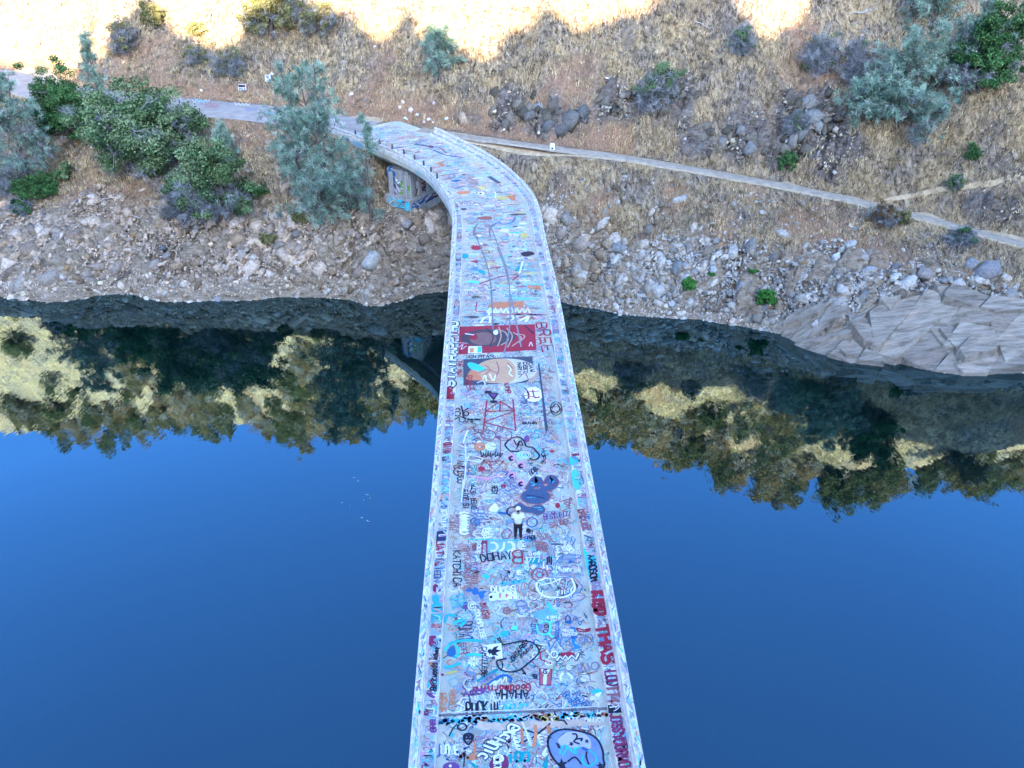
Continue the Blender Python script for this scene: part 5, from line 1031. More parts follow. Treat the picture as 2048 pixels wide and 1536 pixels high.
def scatter_rocks():
    rs = np.random.default_rng(21)
    n = 260000; x = rs.uniform(-62, 50, n); y = rs.uniform(48, 82, n); rk, out, t, dy = rockw(x, y)
    dens = rk * (t > -0.02) * (0.35 + .65 * sstep(-.25, .25, fbm(x, y, 5, 77, 3))) + .05 * (t > 0) * (t < .95) + .10 * out
    dens = dens * np.where(t < .06, 3.0, 1); dens = np.where(on_slab(x, y, H(x, y)), dens * .06, dens); keep = rs.random(n) < dens; x, y, t, rk = x[keep], y[keep], t[keep], rk[keep]; n = len(x)
    size = .085 + .085 * rs.pareto(2.7, n); size = np.clip(size, .08, .72) * np.where(t < .06, .7, 1)
    Mx = slope_mats(x, y) @ rand_rot(n, .38, rs, .7, .7); sc = size[:, None] * rs.uniform(.75, 1.3, (n, 3)); Mx = Mx * sc[:, None, :]
    P = np.stack([x, y, zR(x, y) + size * .12], -1); which = np.where(rs.random(n) < .8, rs.integers(0, 9, n), rs.integers(9, 14, n)); C = rock_col(x, rs, n)
    C[t < .05] = np.clip(C[t < .05] * 1.2 + .05, 0, .68)
    order = np.argsort(-size); big = order[:230]; small = order[230:]
    V, Fc, Cc = merge(ROCKS, which[small], Mx[small], P[small], C[small])
    o = link('scree', np_mesh('scree', V, Fc, Cc), M['rock']); tag(o, 'loose scree of broken slate chips along both sides of the waterline', 'scree', kind='stuff')
    cache = {}
    for i in big:
        V, Fc = ROCKS[which[i]]
        me = np_mesh('stone', V, Fc, np.tile(C[i], (len(V), 1))) if True else None
        ob = link('stone', me, M['rock'], HILL); m4 = np.eye(4); m4[:3, :3] = Mx[i]; m4[:3, 3] = P[i]; ob.matrix_world = Matrix(m4.tolist())
scatter_rocks()
# boulders picked out one by one: pixel, half size in metres, flatness kind, colour, tilt
BLD = [(745, 525, 1.5, 14, (.50, .46, .44)), (700, 470, 1.1, 3, (.42, .36, .33)), (735, 590, 1.0, 11, (.62, .57, .54)), (690, 585, .8, 12, (.56, .50, .46)), (655, 583, .8, 15, (.66, .62, .60)), (330, 592, .75, 16, (.66, .62, .60)), (300, 598, .3, 10, (.6, .55, .5)),
       (60, 500, 2.1, 13, (.38, .29, .25)), (100, 560, 1.7, 16, (.50, .43, .40)), (40, 575, 1.5, 14, (.52, .46, .44)), (20, 545, 1.2, 11, (.30, .24, .22)), (150, 470, 1.2, 12, (.40, .30, .26)), (200, 440, 1.1, 15, (.33, .26, .23)), (235, 540, 1.3, 2, (.44, .36, .33)), (290, 515, .8, 9, (.45, .40, .38)), (310, 535, .6, 10, (.48, .42, .4)),
       (120, 510, 1.3, 9, (.42, .32, .28)), (175, 550, 1.0, 13, (.46, .39, .36)), (380, 490, .7, 11, (.42, .36, .33)), (575, 535, .6, 9, (.5, .45, .42)), (495, 500, .6, 1, (.5, .46, .44)), (620, 455, .7, 12, (.38, .3, .26)), (800, 500, 1.3, 11, (.40, .30, .26)), (850, 480, 1.4, 13, (.34, .26, .22)), (870, 530, 1.5, 12, (.38, .29, .25)), (820, 560, 1.2, 15, (.44, .36, .32)),
       (780, 455, 1.0, 13, (.32, .25, .22)), (715, 545, 1.0, 9, (.44, .36, .33)), (770, 560, 1.1, 10, (.46, .38, .35)), (880, 570, 1.0, 16, (.50, .43, .39)), (1120, 470, 1.0, 12, (.40, .32, .28)), (1160, 490, 1.2, 13, (.42, .34, .3)), (1110, 520, .9, 15, (.42, .33, .29)), (1230, 520, .6, 2, (.6, .57, .56)), (1165, 560, .6, 3, (.6, .57, .56)),
       (1430, 538, .7, 5, (.5, .5, .54)), (1672, 517, .6, 4, (.62, .6, .6)), (1810, 570, 1.0, 7, (.6, .55, .52)), (1790, 555, .6, 6, (.62, .58, .56)), (1060, 235, 1.0, 14, (.26, .24, .24)), (1095, 255, 1.3, 15, (.24, .23, .24)), (1140, 240, 1.4, 13, (.28, .26, .26)), (1120, 262, 1.0, 11, (.22, .21, .22)), (1010, 250, .9, 12, (.27, .23, .21)), (1165, 228, .9, 16, (.25, .24, .25)),
       (1620, 205, 1.1, 11, (.40, .38, .38)), (1630, 235, 1.4, 13, (.44, .42, .42)), (1605, 265, 1.3, 12, (.40, .39, .41)), (1640, 255, 1.0, 15, (.5, .48, .47)), (1585, 285, 1.1, 14, (.38, .34, .33)), (1480, 265, .9, 12, (.33, .31, .32)), (1500, 300, .9, 16, (.36, .34, .35)), (1400, 300, .9, 13, (.33, .31, .32)), (1445, 285, .7, 11, (.36, .34, .34)), (1975, 545, 1.4, 3, (.30, .28, .30)), (1940, 530, 1.0, 12, (.32, .3, .32)), (1850, 545, .9, 11, (.36, .3, .28)), (1700, 490, .6, 2, (.5, .47, .46)), (1255, 190, .8, 12, (.30, .25, .22)), (1210, 205, .8, 13, (.30, .26, .23))]
rs_b = np.random.default_rng(33)
for _ in range(110):     # angular blocks breaking out of the left bank and under the bend
    BLD.append((rs_b.uniform(0, 890), rs_b.uniform(440, 590), rs_b.uniform(.25, 1.0), int(rs_b.integers(0, 13)), tuple(np.array([.47, .345, .255]) * rs_b.uniform(.5, 1.2))))
for _ in range(26):
    BLD.append((rs_b.uniform(1100, 1260), rs_b.uniform(440, 590), rs_b.uniform(.3, .8), int(rs_b.integers(9, 18)), tuple(np.array([.50, .37, .27]) * rs_b.uniform(.5, 1.1))))
for _ in range(22):
    BLD.append((rs_b.uniform(1640, 2040), rs_b.uniform(560, 700), rs_b.uniform(.25, .6), int(rs_b.integers(0, 9)), tuple(np.array([.48, .41, .33]) * rs_b.uniform(.6, 1.15))))
for (qx, qy) in [(1100, 248), (1020, 215), (1630, 240), (1480, 280), (1400, 295), (1365, 190), (1230, 200), (1560, 290), (1100, 230), (1620, 215)]:
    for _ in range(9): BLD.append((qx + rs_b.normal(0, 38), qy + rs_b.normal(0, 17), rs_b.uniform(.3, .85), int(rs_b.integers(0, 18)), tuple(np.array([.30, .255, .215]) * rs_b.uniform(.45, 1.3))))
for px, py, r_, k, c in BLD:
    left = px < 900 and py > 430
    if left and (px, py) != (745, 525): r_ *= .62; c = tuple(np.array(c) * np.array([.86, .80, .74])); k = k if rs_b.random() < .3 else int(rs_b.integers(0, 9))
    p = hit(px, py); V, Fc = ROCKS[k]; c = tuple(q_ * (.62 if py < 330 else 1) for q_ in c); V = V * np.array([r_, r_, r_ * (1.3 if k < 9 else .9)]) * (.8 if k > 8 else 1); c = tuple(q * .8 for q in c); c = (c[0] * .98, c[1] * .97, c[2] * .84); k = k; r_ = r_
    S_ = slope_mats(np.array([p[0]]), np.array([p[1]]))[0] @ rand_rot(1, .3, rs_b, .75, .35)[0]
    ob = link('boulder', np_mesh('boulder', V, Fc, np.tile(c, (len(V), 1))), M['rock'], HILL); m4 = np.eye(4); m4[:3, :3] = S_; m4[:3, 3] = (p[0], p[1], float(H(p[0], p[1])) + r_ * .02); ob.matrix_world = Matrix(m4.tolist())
# the bedrock outcrop that dips into the river on the right: big cleaved slabs
def make_slabmat():
    m, nt, b = mat_new('cleaved_slate', 0.85, 0.2); p = pos(nt)
    mp = N(nt, 'ShaderNodeMapping'); mp.inputs['Rotation'].default_value = (0.0, 0.0, R(48)); mp.inputs['Scale'].default_value = (0.35, 3.2, 1.0); nt.links.new(p, mp.inputs[0])
    n1 = noise(nt, 1.2, 7, 0.7, mp.outputs[0], 0.3); n2 = noise(nt, 0.7, 5, 0.65, p)
    a = ramp(nt, n1.outputs[0], [(.33, (.15, .118, .085)), (.48, (.30, .25, .19)), (.66, (.46, .395, .31))]); w_ = ramp(nt, n2.outputs[0], [(.5, (0, 0, 0)), (.7, (.65,) * 3)])
    oi = N(nt, 'ShaderNodeObjectInfo'); rr = ramp(nt, oi.outputs['Random'], [(0, (.78, .76, .74)), (1, (1.08, 1.05, 1.0))])
    nt.links.new(mix(nt, 1.0, mix(nt, w_.outputs[0], a.outputs[0], (.50, .36, .26)), rr.outputs[0], 'MULTIPLY'), b.inputs['Base Color']); bump(nt, b, n1.outputs[0], .9, .2); return m
M['slab'] = make_slabmat()
def clip_band(P, n, a, b):
    for sgn, lim in ((1, a), (-1, -b)):
        out = []
        for i in range(len(P)):
            p, q = P[i], P[(i + 1) % len(P)]; dp, dq = sgn * (p @ n) - lim, sgn * (q @ n) - lim
            if dp >= 0: out.append(p)
            if dp * dq < 0: out.append(p + (q - p) * (dp / (dp - dq)))
        P = out
        if len(P) < 3: return None
    return np.array(P)
BED = np.array([-math.sin(R(38)), math.cos(R(38))])
for pts, lift in SLABS:
    q = [tuple(map(float, a.split(','))) for a in pts.split()]; g = np.array([hit(px, py, lift + .28) for px, py in q])
    c = g.mean(0); A = np.c_[g[:, 0] - c[0], g[:, 1] - c[1], np.ones(len(g))]; co = np.linalg.lstsq(A, g[:, 2], rcond=None)[0]
    P = g[:, :2]; pr = P @ BED; cut = [pr.min() - .01]
    while cut[-1] < pr.max(): cut.append(cut[-1] + rs_b.uniform(1.1, 3.0))
    for a_, b_ in zip(cut[:-1], cut[1:]):
        B = clip_band(list(P), BED, a_, b_)
        if B is None: continue
        cB = B.mean(0); B = cB + (B - cB) * 1.0 + rs_b.normal(0, .07, B.shape); k = len(B)
        tl = np.array([co[0] + rs_b.uniform(-.1, .1), co[1] + rs_b.uniform(-.16, .16)]); z_ = co[2] + (cB - c[:2]) @ co[:2] + rs_b.uniform(-.3, .3)
        zt = z_ + (B - cB) @ tl; V = [(B[i, 0], B[i, 1], zt[i]) for i in range(k)] + [(cB[0] + (B[i, 0] - cB[0]) * 1.08, cB[1] + (B[i, 1] - cB[1]) * 1.08, zt[i] - 1.3) for i in range(k)]
        me = py_mesh('rock_slab', V, [list(range(k))] + [[i, (i + 1) % k, k + (i + 1) % k, k + i][::-1] for i in range(k)])
        bm = bmesh.new(); bm.from_mesh(me); bmesh.ops.recalc_face_normals(bm, faces=bm.faces); bmesh.ops.bevel(bm, geom=[e for e in bm.edges if all(v.index < k for v in e.verts)], offset=.035, segments=1, affect='EDGES'); bm.to_mesh(me); bm.free()
        link('rock_slab', me, M['slab'], HILL)
# rocks beside the road that visitors painted white
def painted_rocks():
    sp = [(703, 190), (800, 218), (812, 240), (835, 232), (848, 245), (858, 240), (866, 246), (822, 222), (893, 240), (806, 205), (868, 208), (1008, 262), (1093, 268), (1052, 240), (1078, 270), (403, 183), (535, 160), (545, 150), (1214, 160), (750, 95)]
    for i, (px, py) in enumerate(sp):
        p = hit(px, py); r_ = rs_b.uniform(.15, .3); V, Fc = ROCKS[9 + i % 8]; c = [(.78, .76, .74), (.74, .60, .62), (.66, .70, .74)][i % 3]
        ob = link('painted_stone', np_mesh('painted_stone', V * r_, Fc, np.tile(c, (len(V), 1))), M['rock'], HILL); ob.location = (p[0], p[1], float(H(p[0], p[1])) + r_ * .25); ob.rotation_euler = (rs_b.uniform(-.5, .5), rs_b.uniform(-.5, .5), rs_b.uniform(0, 6))
painted_rocks()
def tagged(name, px, py, w_, h_, label, bgc, marks):
    p = hit(px, py); z = float(H(p[0], p[1])); t = empty(name, (p[0], p[1], z)); tag(t, label, 'boulder')
    V, Fc = ROCKS[15]; V = V * np.array([w_, w_ * .6, h_]) / .75; V[:, 2] += h_ * .6
    link('rock_body', np_mesh('rock_body', V, Fc, np.tile((.34, .27, .22), (len(V), 1))), M['rock'], t)
    f = py_mesh('painted_face', [(-w_ * .8, -w_ * .62, .1), (w_ * .8, -w_ * .62, .1), (w_ * .75, -w_ * .40, h_ * 1.25), (-w_ * .7, -w_ * .40, h_ * 1.25), (-w_ * .8, 0, .1), (w_ * .8, 0, .1), (w_ * .75, 0, h_ * 1.2), (-w_ * .7, 0, h_ * 1.2)], [(0, 1, 2, 3), (1, 5, 6, 2), (4, 0, 3, 7), (3, 2, 6, 7)])
    a = f.color_attributes.new('Col', 'FLOAT_COLOR', 'POINT'); a.data.foreach_set('color', np.tile((*bgc, 1), 8).astype(np.float32)); link('painted_face', f, M['paint'], t)
    V, Fc2, C = [], [], []
    for (x0, y0, x1, y1, c) in marks:
        b = len(V); V += [(x0 * w_, -w_ * .62 + .22 * w_ * (y0 * h_ - .1) / (h_ * 1.15) - .012, y0 * h_), (x1 * w_, -w_ * .62 + .22 * w_ * (y0 * h_ - .1) / (h_ * 1.15) - .012, y0 * h_), (x1 * w_, -w_ * .62 + .22 * w_ * (y1 * h_ - .1) / (h_ * 1.15) - .012, y1 * h_), (x0 * w_, -w_ * .62 + .22 * w_ * (y1 * h_ - .1) / (h_ * 1.15) - .012, y1 * h_)]
        Fc2.append([b, b + 1, b + 2, b + 3]); C += [PAL[c]] * 4
    link('painted_lettering', np_mesh('painted_lettering', V, np.array(Fc2), np.array(C)), M['paint'], t)
tagged('tagged_boulder', 487, 182, .55, .6, 'black and white tagged boulder with a red corner beside the asphalt road', (.55, .54, .52), [(-.7, .75, .65, 1.15, 'k'), (.3, .9, .68, 1.18, 'r'), (-.6, .2, -.45, .65, 'k'), (-.3, .2, -.15, .65, 'k'), (-.45, .5, -.3, .6, 'k'), (0, .2, .12, .65, 'k'), (.12, .2, .4, .3, 'k'), (.45, .2, .6, .65, 'k')])
tagged('tagged_boulder', 538, 165, .42, .65, 'white tagged boulder with a dark figure five above the asphalt road', (.55, .54, .52), [(-.3, .7, .35, 1.15, 'd'), (.0, .75, .2, .82, 'w'), (.0, .9, .2, .97, 'w'), (.0, 1.03, .2, 1.1, 'w')])
tagged('trail_marker_stone', 1104, 306, .3, .75, 'small white painted marker stone with a dark spot beside the gravel trail', (.72, .74, .74), [(-.3, .5, .3, .75, 'k')])

# ------------------------------------------------------------------ dry grass and brush cover on the hillside
def grass_cover():
    rs = np.random.default_rng(41)
    n = 190000; x = rs.uniform(-66, 52, n); y = rs.uniform(58, 116, n); rk, out, t, dy = rockw(x, y)
    dens = np.where(t < 1, (1 - rk) * sstep(.2, .5, t), 1.0) * (1 - out * .8) * (1 - .55 * sstep(.1, .4, fbm(x, y, 7, 71, 3)))
    w = np.interp(x, BX, BW); d = np.abs(y - np.interp(x, BX, BY)); dens = dens * (d > w * .95)
    inbr = (x > -20) & (x < 3) & (y < 84) & (np.interp(y, CEN[:, 1], CEN[:, 0]) - 4 < x) & (np.interp(y, CEN[:, 1], CEN[:, 0]) + 4 > x); dens = np.where(inbr, 0, dens)
    dens = dens * np.where(y > 100, .5, 1.0) * (.18 + .95 * sstep(-.22, .3, fbm(x, y, 1.7, 97, 3)))
    k = rs.random(n) < dens; x, y = x[k], y[k]; n = len(x); z = H(x, y)
    nb = 6; X = np.repeat(x, nb); Y = np.repeat(y, nb); Z = np.repeat(z, nb); m = n * nb
    L = rs.uniform(.16, .52, m) * np.repeat(rs.uniform(.6, 1.3, n), nb); az = rs.uniform(0, 6.283, m); ln = rs.uniform(.15, .9, m); wd = rs.uniform(.018, .042, m)
    bx = X + rs.normal(0, .13, m); by = Y + rs.normal(0, .13, m); bz = H(bx, by) - .03
    tx = bx + np.cos(az) * L * ln; ty = by + np.sin(az) * L * ln - .15 * L; tz = bz + L * np.sqrt(np.clip(1 - ln ** 2 * .8, .1, 1))
    px_, py_ = -np.sin(az) * wd, np.cos(az) * wd
    V = np.stack([np.stack([bx + px_, by + py_, bz], -1), np.stack([bx - px_, by - py_, bz], -1), np.stack([tx, ty, tz], -1)], 1).reshape(-1, 3)
    pal = np.array([[.68, .50, .27], [.56, .40, .205], [.38, .27, .15], [.46, .365, .25], [.19, .135, .085], [.78, .62, .38]])
    pn = fbm(x, y, 5, 93, 3); ci = rs.choice(6, n, p=[.22, .22, .2, .16, .1, .1]); ci = np.where((pn > .15) & (rs.random(n) < .6), rs.choice([2, 3, 4], n), ci)
    C = pal[ci] * rs.uniform(.75, 1.25, (n, 1)); C = np.repeat(C, nb, axis=0) * rs.uniform(.8, 1.2, (m, 1)); C = np.repeat(np.clip(C, 0, .85), 3, axis=0)
    o = link('dry_grass', np_mesh('dry_grass', V, np.arange(m * 3).reshape(-1, 3), C), M['straw']); tag(o, 'straw coloured dry grass covering the hillside', 'grass', kind='stuff')
grass_cover()
def brush_cover():
    """low grey-brown dead brush clumps between the grass"""
    rs = np.random.default_rng(43); n = 5200; x = rs.uniform(-62, 50, n); y = rs.uniform(62, 104, n); rk, out, t, dy = rockw(x, y)
    d = np.abs(y - np.interp(x, BX, BY)); w = np.interp(x, BX, BW)
    ok = (rk < .5) & (d > w + .5) & (fbm(x, y, 6, 95, 3) > -.05) & ~((x > -19) & (x < 4) & (y < 83)); x, y = x[ok], y[ok]; n = len(x); r_ = rs.uniform(.25, .8, n)
    nb = 40; m = n * nb; d_ = rs.normal(size=(m, 3)); d_[:, 2] = np.abs(d_[:, 2]) * .8 + .1; d_ /= np.linalg.norm(d_, axis=1)[:, None]; R_ = np.repeat(r_, nb) * rs.uniform(.4, 1.1, m)
    b = np.stack([np.repeat(x, nb), np.repeat(y, nb), np.repeat(H(x, y), nb)], -1) + d_ * (R_ * .25)[:, None]; tip = b + d_ * (R_ * .8)[:, None]
    sd = np.cross(d_, rs.normal(size=(m, 3))); sd /= np.linalg.norm(sd, axis=1)[:, None]; sd *= rs.uniform(.012, .028, m)[:, None]
    V = np.stack([b - sd, b + sd, tip], 1).reshape(-1, 3); pal = np.array([[.17, .12, .075], [.28, .205, .135], [.28, .235, .19], [.20, .18, .10]])
    C = np.repeat(np.repeat(pal[rs.integers(0, 4, n)] * rs.uniform(.7, 1.25, (n, 1)), nb, axis=0), 3, axis=0)
    o = link('dead_brush', np_mesh('dead_brush', V, np.arange(m * 3).reshape(-1, 3), C), M['straw']); tag(o, 'low grey brown dead brush scattered over the hillside', 'brush', kind='stuff')
brush_cover()

# ------------------------------------------------------------------ trees and shrubs
def tube(V, Fc, pts, radii, sides=6):
    pts = np.array(pts, float); n = len(pts); T = np.gradient(pts, axis=0); T /= np.maximum(np.linalg.norm(T, axis=1), 1e-6)[:, None]
    b = len(V)
    for i in range(n):
        a = np.cross(T[i], (0.31, 0.9, 0.2)); a /= np.linalg.norm(a); c = np.cross(T[i], a)
        for k in range(sides):
            t = k * 6.283 / sides; V.append(tuple(pts[i] + (a * math.cos(t) + c * math.sin(t)) * radii[i]))
    for i in range(n - 1):
        for k in range(sides):
            j = (k + 1) % sides; Fc.append([b + i * sides + k, b + i * sides + j, b + (i + 1) * sides + j, b + (i + 1) * sides + k])
def limb(rs, a, b, n=5, wob=.12):
    a, b = np.array(a), np.array(b); L = np.linalg.norm(b - a); P = [a + (b - a) * t + rs.normal(0, wob * L * .25, 3) * math.sin(t * 3.1) for t in np.linspace(0, 1, n)]; return P
GREENS = {'oak': [(.04, .085, .025), (.08, .145, .05), (.14, .21, .085), (.21, .27, .12)], 'dark': [(.018, .06, .014), (.03, .10, .022), (.06, .15, .04), (.10, .20, .06)],
          'pine': [(.10, .17, .115), (.17, .265, .18), (.25, .36, .25), (.34, .44, .32)], 'bright': [(.025, .11, .015), (.04, .16, .02), (.06, .21, .03), (.09, .24, .05)], 'dry': [(.14, .075, .03), (.20, .115, .045), (.26, .16, .07), (.12, .10, .045)], 'olive': [(.09, .10, .03), (.15, .15, .05), (.21, .19, .07), (.26, .21, .10)],
          'upo': [(.05, .045, .016), (.085, .07, .025), (.12, .095, .035), (.16, .12, .055)], 'upg': [(.025, .04, .012), (.045, .06, .018), (.07, .08, .028), (.05, .055, .022)],
          'twig': [(.17, .17, .165), (.24, .24, .235), (.32, .32, .31), (.12, .125, .12)]}
def leaf_quads(C, rad, n, size, rs, pal, aspect=1.0, up=.3):
    """n leaves round each clump centre C (k,3)"""
    k = len(C); m = k * n; d = rs.normal(size=(m, 3)); d /= np.linalg.norm(d, axis=1)[:, None]; r_ = rs.random(m) ** .45
    P = np.repeat(C, n, axis=0) + d * (r_ * np.repeat(rad, n))[:, None] * np.array([1, 1, .72])
    nr = d * .8 + rs.normal(size=(m, 3)) * .7 + np.array([0, 0, up]); nr /= np.linalg.norm(nr, axis=1)[:, None]
    a = np.cross(nr, rs.normal(size=(m, 3))); a /= np.linalg.norm(a, axis=1)[:, None]; b = np.cross(nr, a); s = size * rs.uniform(.6, 1.35, m)[:, None]; a = a * s * aspect; b = b * s
    V = np.stack([P - a * .5 - b * .15, P - b * .5, P + a * .5 + b * .1, P + b * .5], 1).reshape(-1, 3)
    pal = np.array(pal); ci = np.repeat(rs.integers(0, len(pal), k), n); ci = np.where(rs.random(m) < .45, rs.integers(0, len(pal), m), ci)
    Cc = pal[ci] * rs.uniform(.75, 1.3, (m, 1)); return V, np.arange(m * 4).reshape(-1, 4), np.repeat(Cc, 4, axis=0)
def needle_tufts(C, D, n, length, width, rs, pal):
    """bursts of needles at C pointing roughly along D"""
    k = len(C); m = k * n; d = np.repeat(D, n, axis=0) * .55 + rs.normal(size=(m, 3)) * .62; d /= np.linalg.norm(d, axis=1)[:, None]; L = length * rs.uniform(.5, 1.2, m)
    b = np.repeat(C, n, axis=0) + rs.normal(0, .06, (m, 3)); tip = b + d * L[:, None]; tip[:, 2] -= .12 * L
    sd = np.cross(d, rs.normal(size=(m, 3))); sd /= np.linalg.norm(sd, axis=1)[:, None]; sd *= width * rs.uniform(.7, 1.3, m)[:, None]
    V = np.stack([b - sd * .5, b + sd * .5, tip + sd * .4, tip - sd * .4], 1).reshape(-1, 3); pal = np.array(pal)
    Cc = np.repeat(pal[rs.integers(0, len(pal), k)], n, axis=0) * rs.uniform(.75, 1.3, (m, 1)); return V, np.arange(m * 4).reshape(-1, 4), np.repeat(Cc, 4, axis=0)
def mk_oak(h, w, seed, pal='oak', twig=0.0, dens=1.0, lean=0.0):
    rs = np.random.default_rng(seed); V, Fc = [], []; th = h * rs.uniform(.22, .3); r0 = max(.05, w * .028)
    tube(V, Fc, limb(rs, (0, 0, -.4), (rs.uniform(-.2, .2) * w * .2, rs.uniform(-.2, .2) * w * .2, th), 4), np.linspace(r0 * 1.25, r0 * .8, 4), 8)
    nl = int(9 + w); C, Rd = [], []
    for i in range(nl):
        az = i * 2.4 + rs.uniform(-.4, .4); el = rs.uniform(.0, 1.0); rr = w * .5 * math.sqrt(max(.05, 1 - (el * .92) ** 2)) * rs.uniform(.66, 1.0)
        e = np.array([rr * math.cos(az) + lean * el * h, rr * math.sin(az) * .9, h * (.30 + .62 * el) * rs.uniform(.88, 1.05)]); L = limb(rs, (0, 0, th * rs.uniform(.6, 1)), e, 5, .35); tube(V, Fc, L, np.linspace(r0 * .5, r0 * .12, 5), 5)
        for j in range(int(7 + 4 * dens)):
            t = rs.uniform(.5, 1.04); c = np.array(L[0]) * (1 - t) + e * t + rs.normal(0, w * .075, 3); C.append(c); Rd.append(w * rs.uniform(.06, .125))
    for i in range(int(26 * dens)):       # low skirt and crown fill
        az = rs.uniform(0, 6.283); C.append(np.array([w * .42 * math.cos(az) * rs.uniform(.6, 1), w * .38 * math.sin(az) * rs.uniform(.6, 1), h * rs.uniform(.12, .4)])); Rd.append(w * rs.uniform(.06, .11))
    C = np.array(C); Rd = np.array(Rd); C[:, 2] = np.maximum(C[:, 2], .25)
    Pt = np_mesh('trunk', np.array(V), np.array(Fc), None, True)
    sz = min(.21, max(.11, w * .021)); nleaf = int(np.clip(200 * dens * (w / 8), 50, 250))
    k = len(C); iv = rs.random(k) < twig * np.clip(1.4 - C[:, 2] / h * 1.6, 0, 1)
    parts = []
    if (~iv).any(): parts.append(leaf_quads(C[~iv], Rd[~iv], nleaf, sz, rs, GREENS[pal]))
    if iv.any():
        D = C[iv] - np.array([0, 0, th]); D /= np.linalg.norm(D, axis=1)[:, None]; D = D * .5 + rs.normal(0, .5, D.shape); parts.append(needle_tufts(np.repeat(C[iv], 4, axis=0) + rs.normal(0, w * .05, (4 * iv.sum(), 3)), np.repeat(D, 4, axis=0), 20, w * .085, .026, rs, GREENS['twig']))
    return Pt, join_parts(parts)
def join_parts(parts):
    off = 0; Vs, Fs, Cs = [], [], []
    for V, Fc, C in parts: Vs.append(V); Fs.append(Fc + off); Cs.append(C); off += len(V)
    return np_mesh('crown', np.vstack(Vs), np.vstack(Fs), np.vstack(Cs))
def mk_pine(h, w, seed, stems=2, pal='pine', dens=1.0, sparse=.25, twig=.2):
    """grey pine: forked stems, long airy limbs, bursts of grey needles"""
    rs = np.random.default_rng(seed); V, Fc = [], []; C, D = [], []; TC, TD = [], []
    r0 = max(.05, h * .016)
    for s in range(stems):
        az = s * 6.283 / stems + rs.uniform(-.5, .5); sp = (w * .16 if stems > 1 else .03 * h); top = np.array([math.cos(az) * sp, math.sin(az) * sp, h * rs.uniform(.86, 1.0) if s else h])
        St = limb(rs, (0, 0, -.4), top, 8, .12); tube(V, Fc, St, np.linspace(r0 * (1.1 if s == 0 else .8), r0 * .14, 8), 7); St = np.array(St)
        nb = int((13 + h * 2.4) * dens / stems ** .5)
        for i in range(nb):
            t = sparse + (1 - sparse) * (i + rs.random()) / nb; base = np.array([np.interp(t, np.linspace(0, 1, 8), St[:, k]) for k in range(3)])
            prof = (1 - t) ** .75 * (.55 + .45 * min(1, (t - sparse) / .25 + .35)); L = w * .60 * prof * rs.uniform(.4, 1.2) + .25; a2 = rs.uniform(0, 6.283); el = rs.uniform(.0, .55) + .5 * t
            d = np.array([math.cos(a2) * math.cos(el), math.sin(a2) * math.cos(el), math.sin(el)]); tip = base + d * L; Lm = limb(rs, base, tip, 4, .35); tube(V, Fc, Lm, np.linspace(r0 * .3, .012, 4), 4)
            ns = int(3 + L * 4.2)
            for j in range(ns):
                u = rs.uniform(.3, 1.05); c = base + d * L * u + rs.normal(0, .10 + L * .085, 3); dd = d + rs.normal(0, .4, 3); dd[2] += .2; dd /= np.linalg.norm(dd)
                if rs.random() < twig * (1.3 - t): TC.append(c); TD.append(dd)
                else: C.append(c); D.append(dd)
    parts = [needle_tufts(np.array(C), np.array(D), 30, .42, .03, rs, GREENS[pal])]
    if TC: parts.append(needle_tufts(np.array(TC), np.array(TD), 9, .6, .03, rs, GREENS['twig']))
    return np_mesh('trunk', np.array(V), np.array(Fc), None, True), join_parts(parts)
def mk_twig(h, w, seed, green=.15, pal='oak'):
    """grey leafless brush with a little green"""
    rs = np.random.default_rng(seed); V, Fc = [], []; C, D = [], []
    for i in range(int(16 + w * 5)):
        az = rs.uniform(0, 6.283); el = rs.uniform(.35, 1.4); d = np.array([math.cos(az) * math.cos(el) * w * .55, math.sin(az) * math.cos(el) * w * .5, math.sin(el) * h]); L = limb(rs, (0, 0, -.1), d * rs.uniform(.6, 1.0), 5, .3); tube(V, Fc, L, np.linspace(.035, .012, 5), 4)
        for j in range(7):
            t = rs.uniform(.35, 1.0); C.append(np.array(L[0]) * (1 - t) + np.array(L[-1]) * t + rs.normal(0, .08 * w, 3)); D.append(d / np.linalg.norm(d))
    C = np.array(C); D = np.array(D); C[:, 2] = np.maximum(C[:, 2], .1); g = rs.random(len(C)) < green * (.4 + 1.4 * C[:, 2] / h); parts = []
    if (~g).any(): parts.append(needle_tufts(C[~g], D[~g], 22, .5, .024, rs, GREENS['twig']))
    if g.any(): parts.append(leaf_quads(C[g], np.full(g.sum(), w * .1), 45, .15, rs, GREENS[pal]))
    return np_mesh('branches', np.array(V), np.array(Fc)), join_parts(parts)
def plant(name, px, py, wpx, hpx, fn, label, cat='tree', group=None, rz=0.0, **kw):
    """stand a plant at the ground seen at pixel (px, py), wpx by hpx pixels large there"""
    p = hit(px, py); dep = p[1] * math.cos(PITCH) - (p[2] - CAM_H) * math.sin(PITCH); sc = dep / F_PX
    w_ = wpx * sc; el = math.atan2(CAM_H - p[2], p[1]); h_ = max(.3, (hpx * sc - w_ * .35 * math.sin(el)) / math.cos(el))
    a, b = fn(h_, w_, **kw); z = float(H(p[0], p[1]))
    t = empty(name, (p[0], p[1], z), rz); tag(t, label, cat, group)
    link('trunk' if a.name.startswith('trunk') else 'branches', a, M['bark'] if a.name.startswith('trunk') else M['twigbark'], t); link('crown', b, M['leaf'], t); return t
plant('oak_tree', 145, 290, 122, 178, mk_oak, 'compact dark green oak standing against the sunlit bank beside the road', pal='dark', seed=1, dens=1.3)
plant('grey_pine', 212, 250, 62, 165, mk_pine, 'slim pale conifer rising between the two oaks', seed=2, stems=1, dens=1.1, sparse=.2)
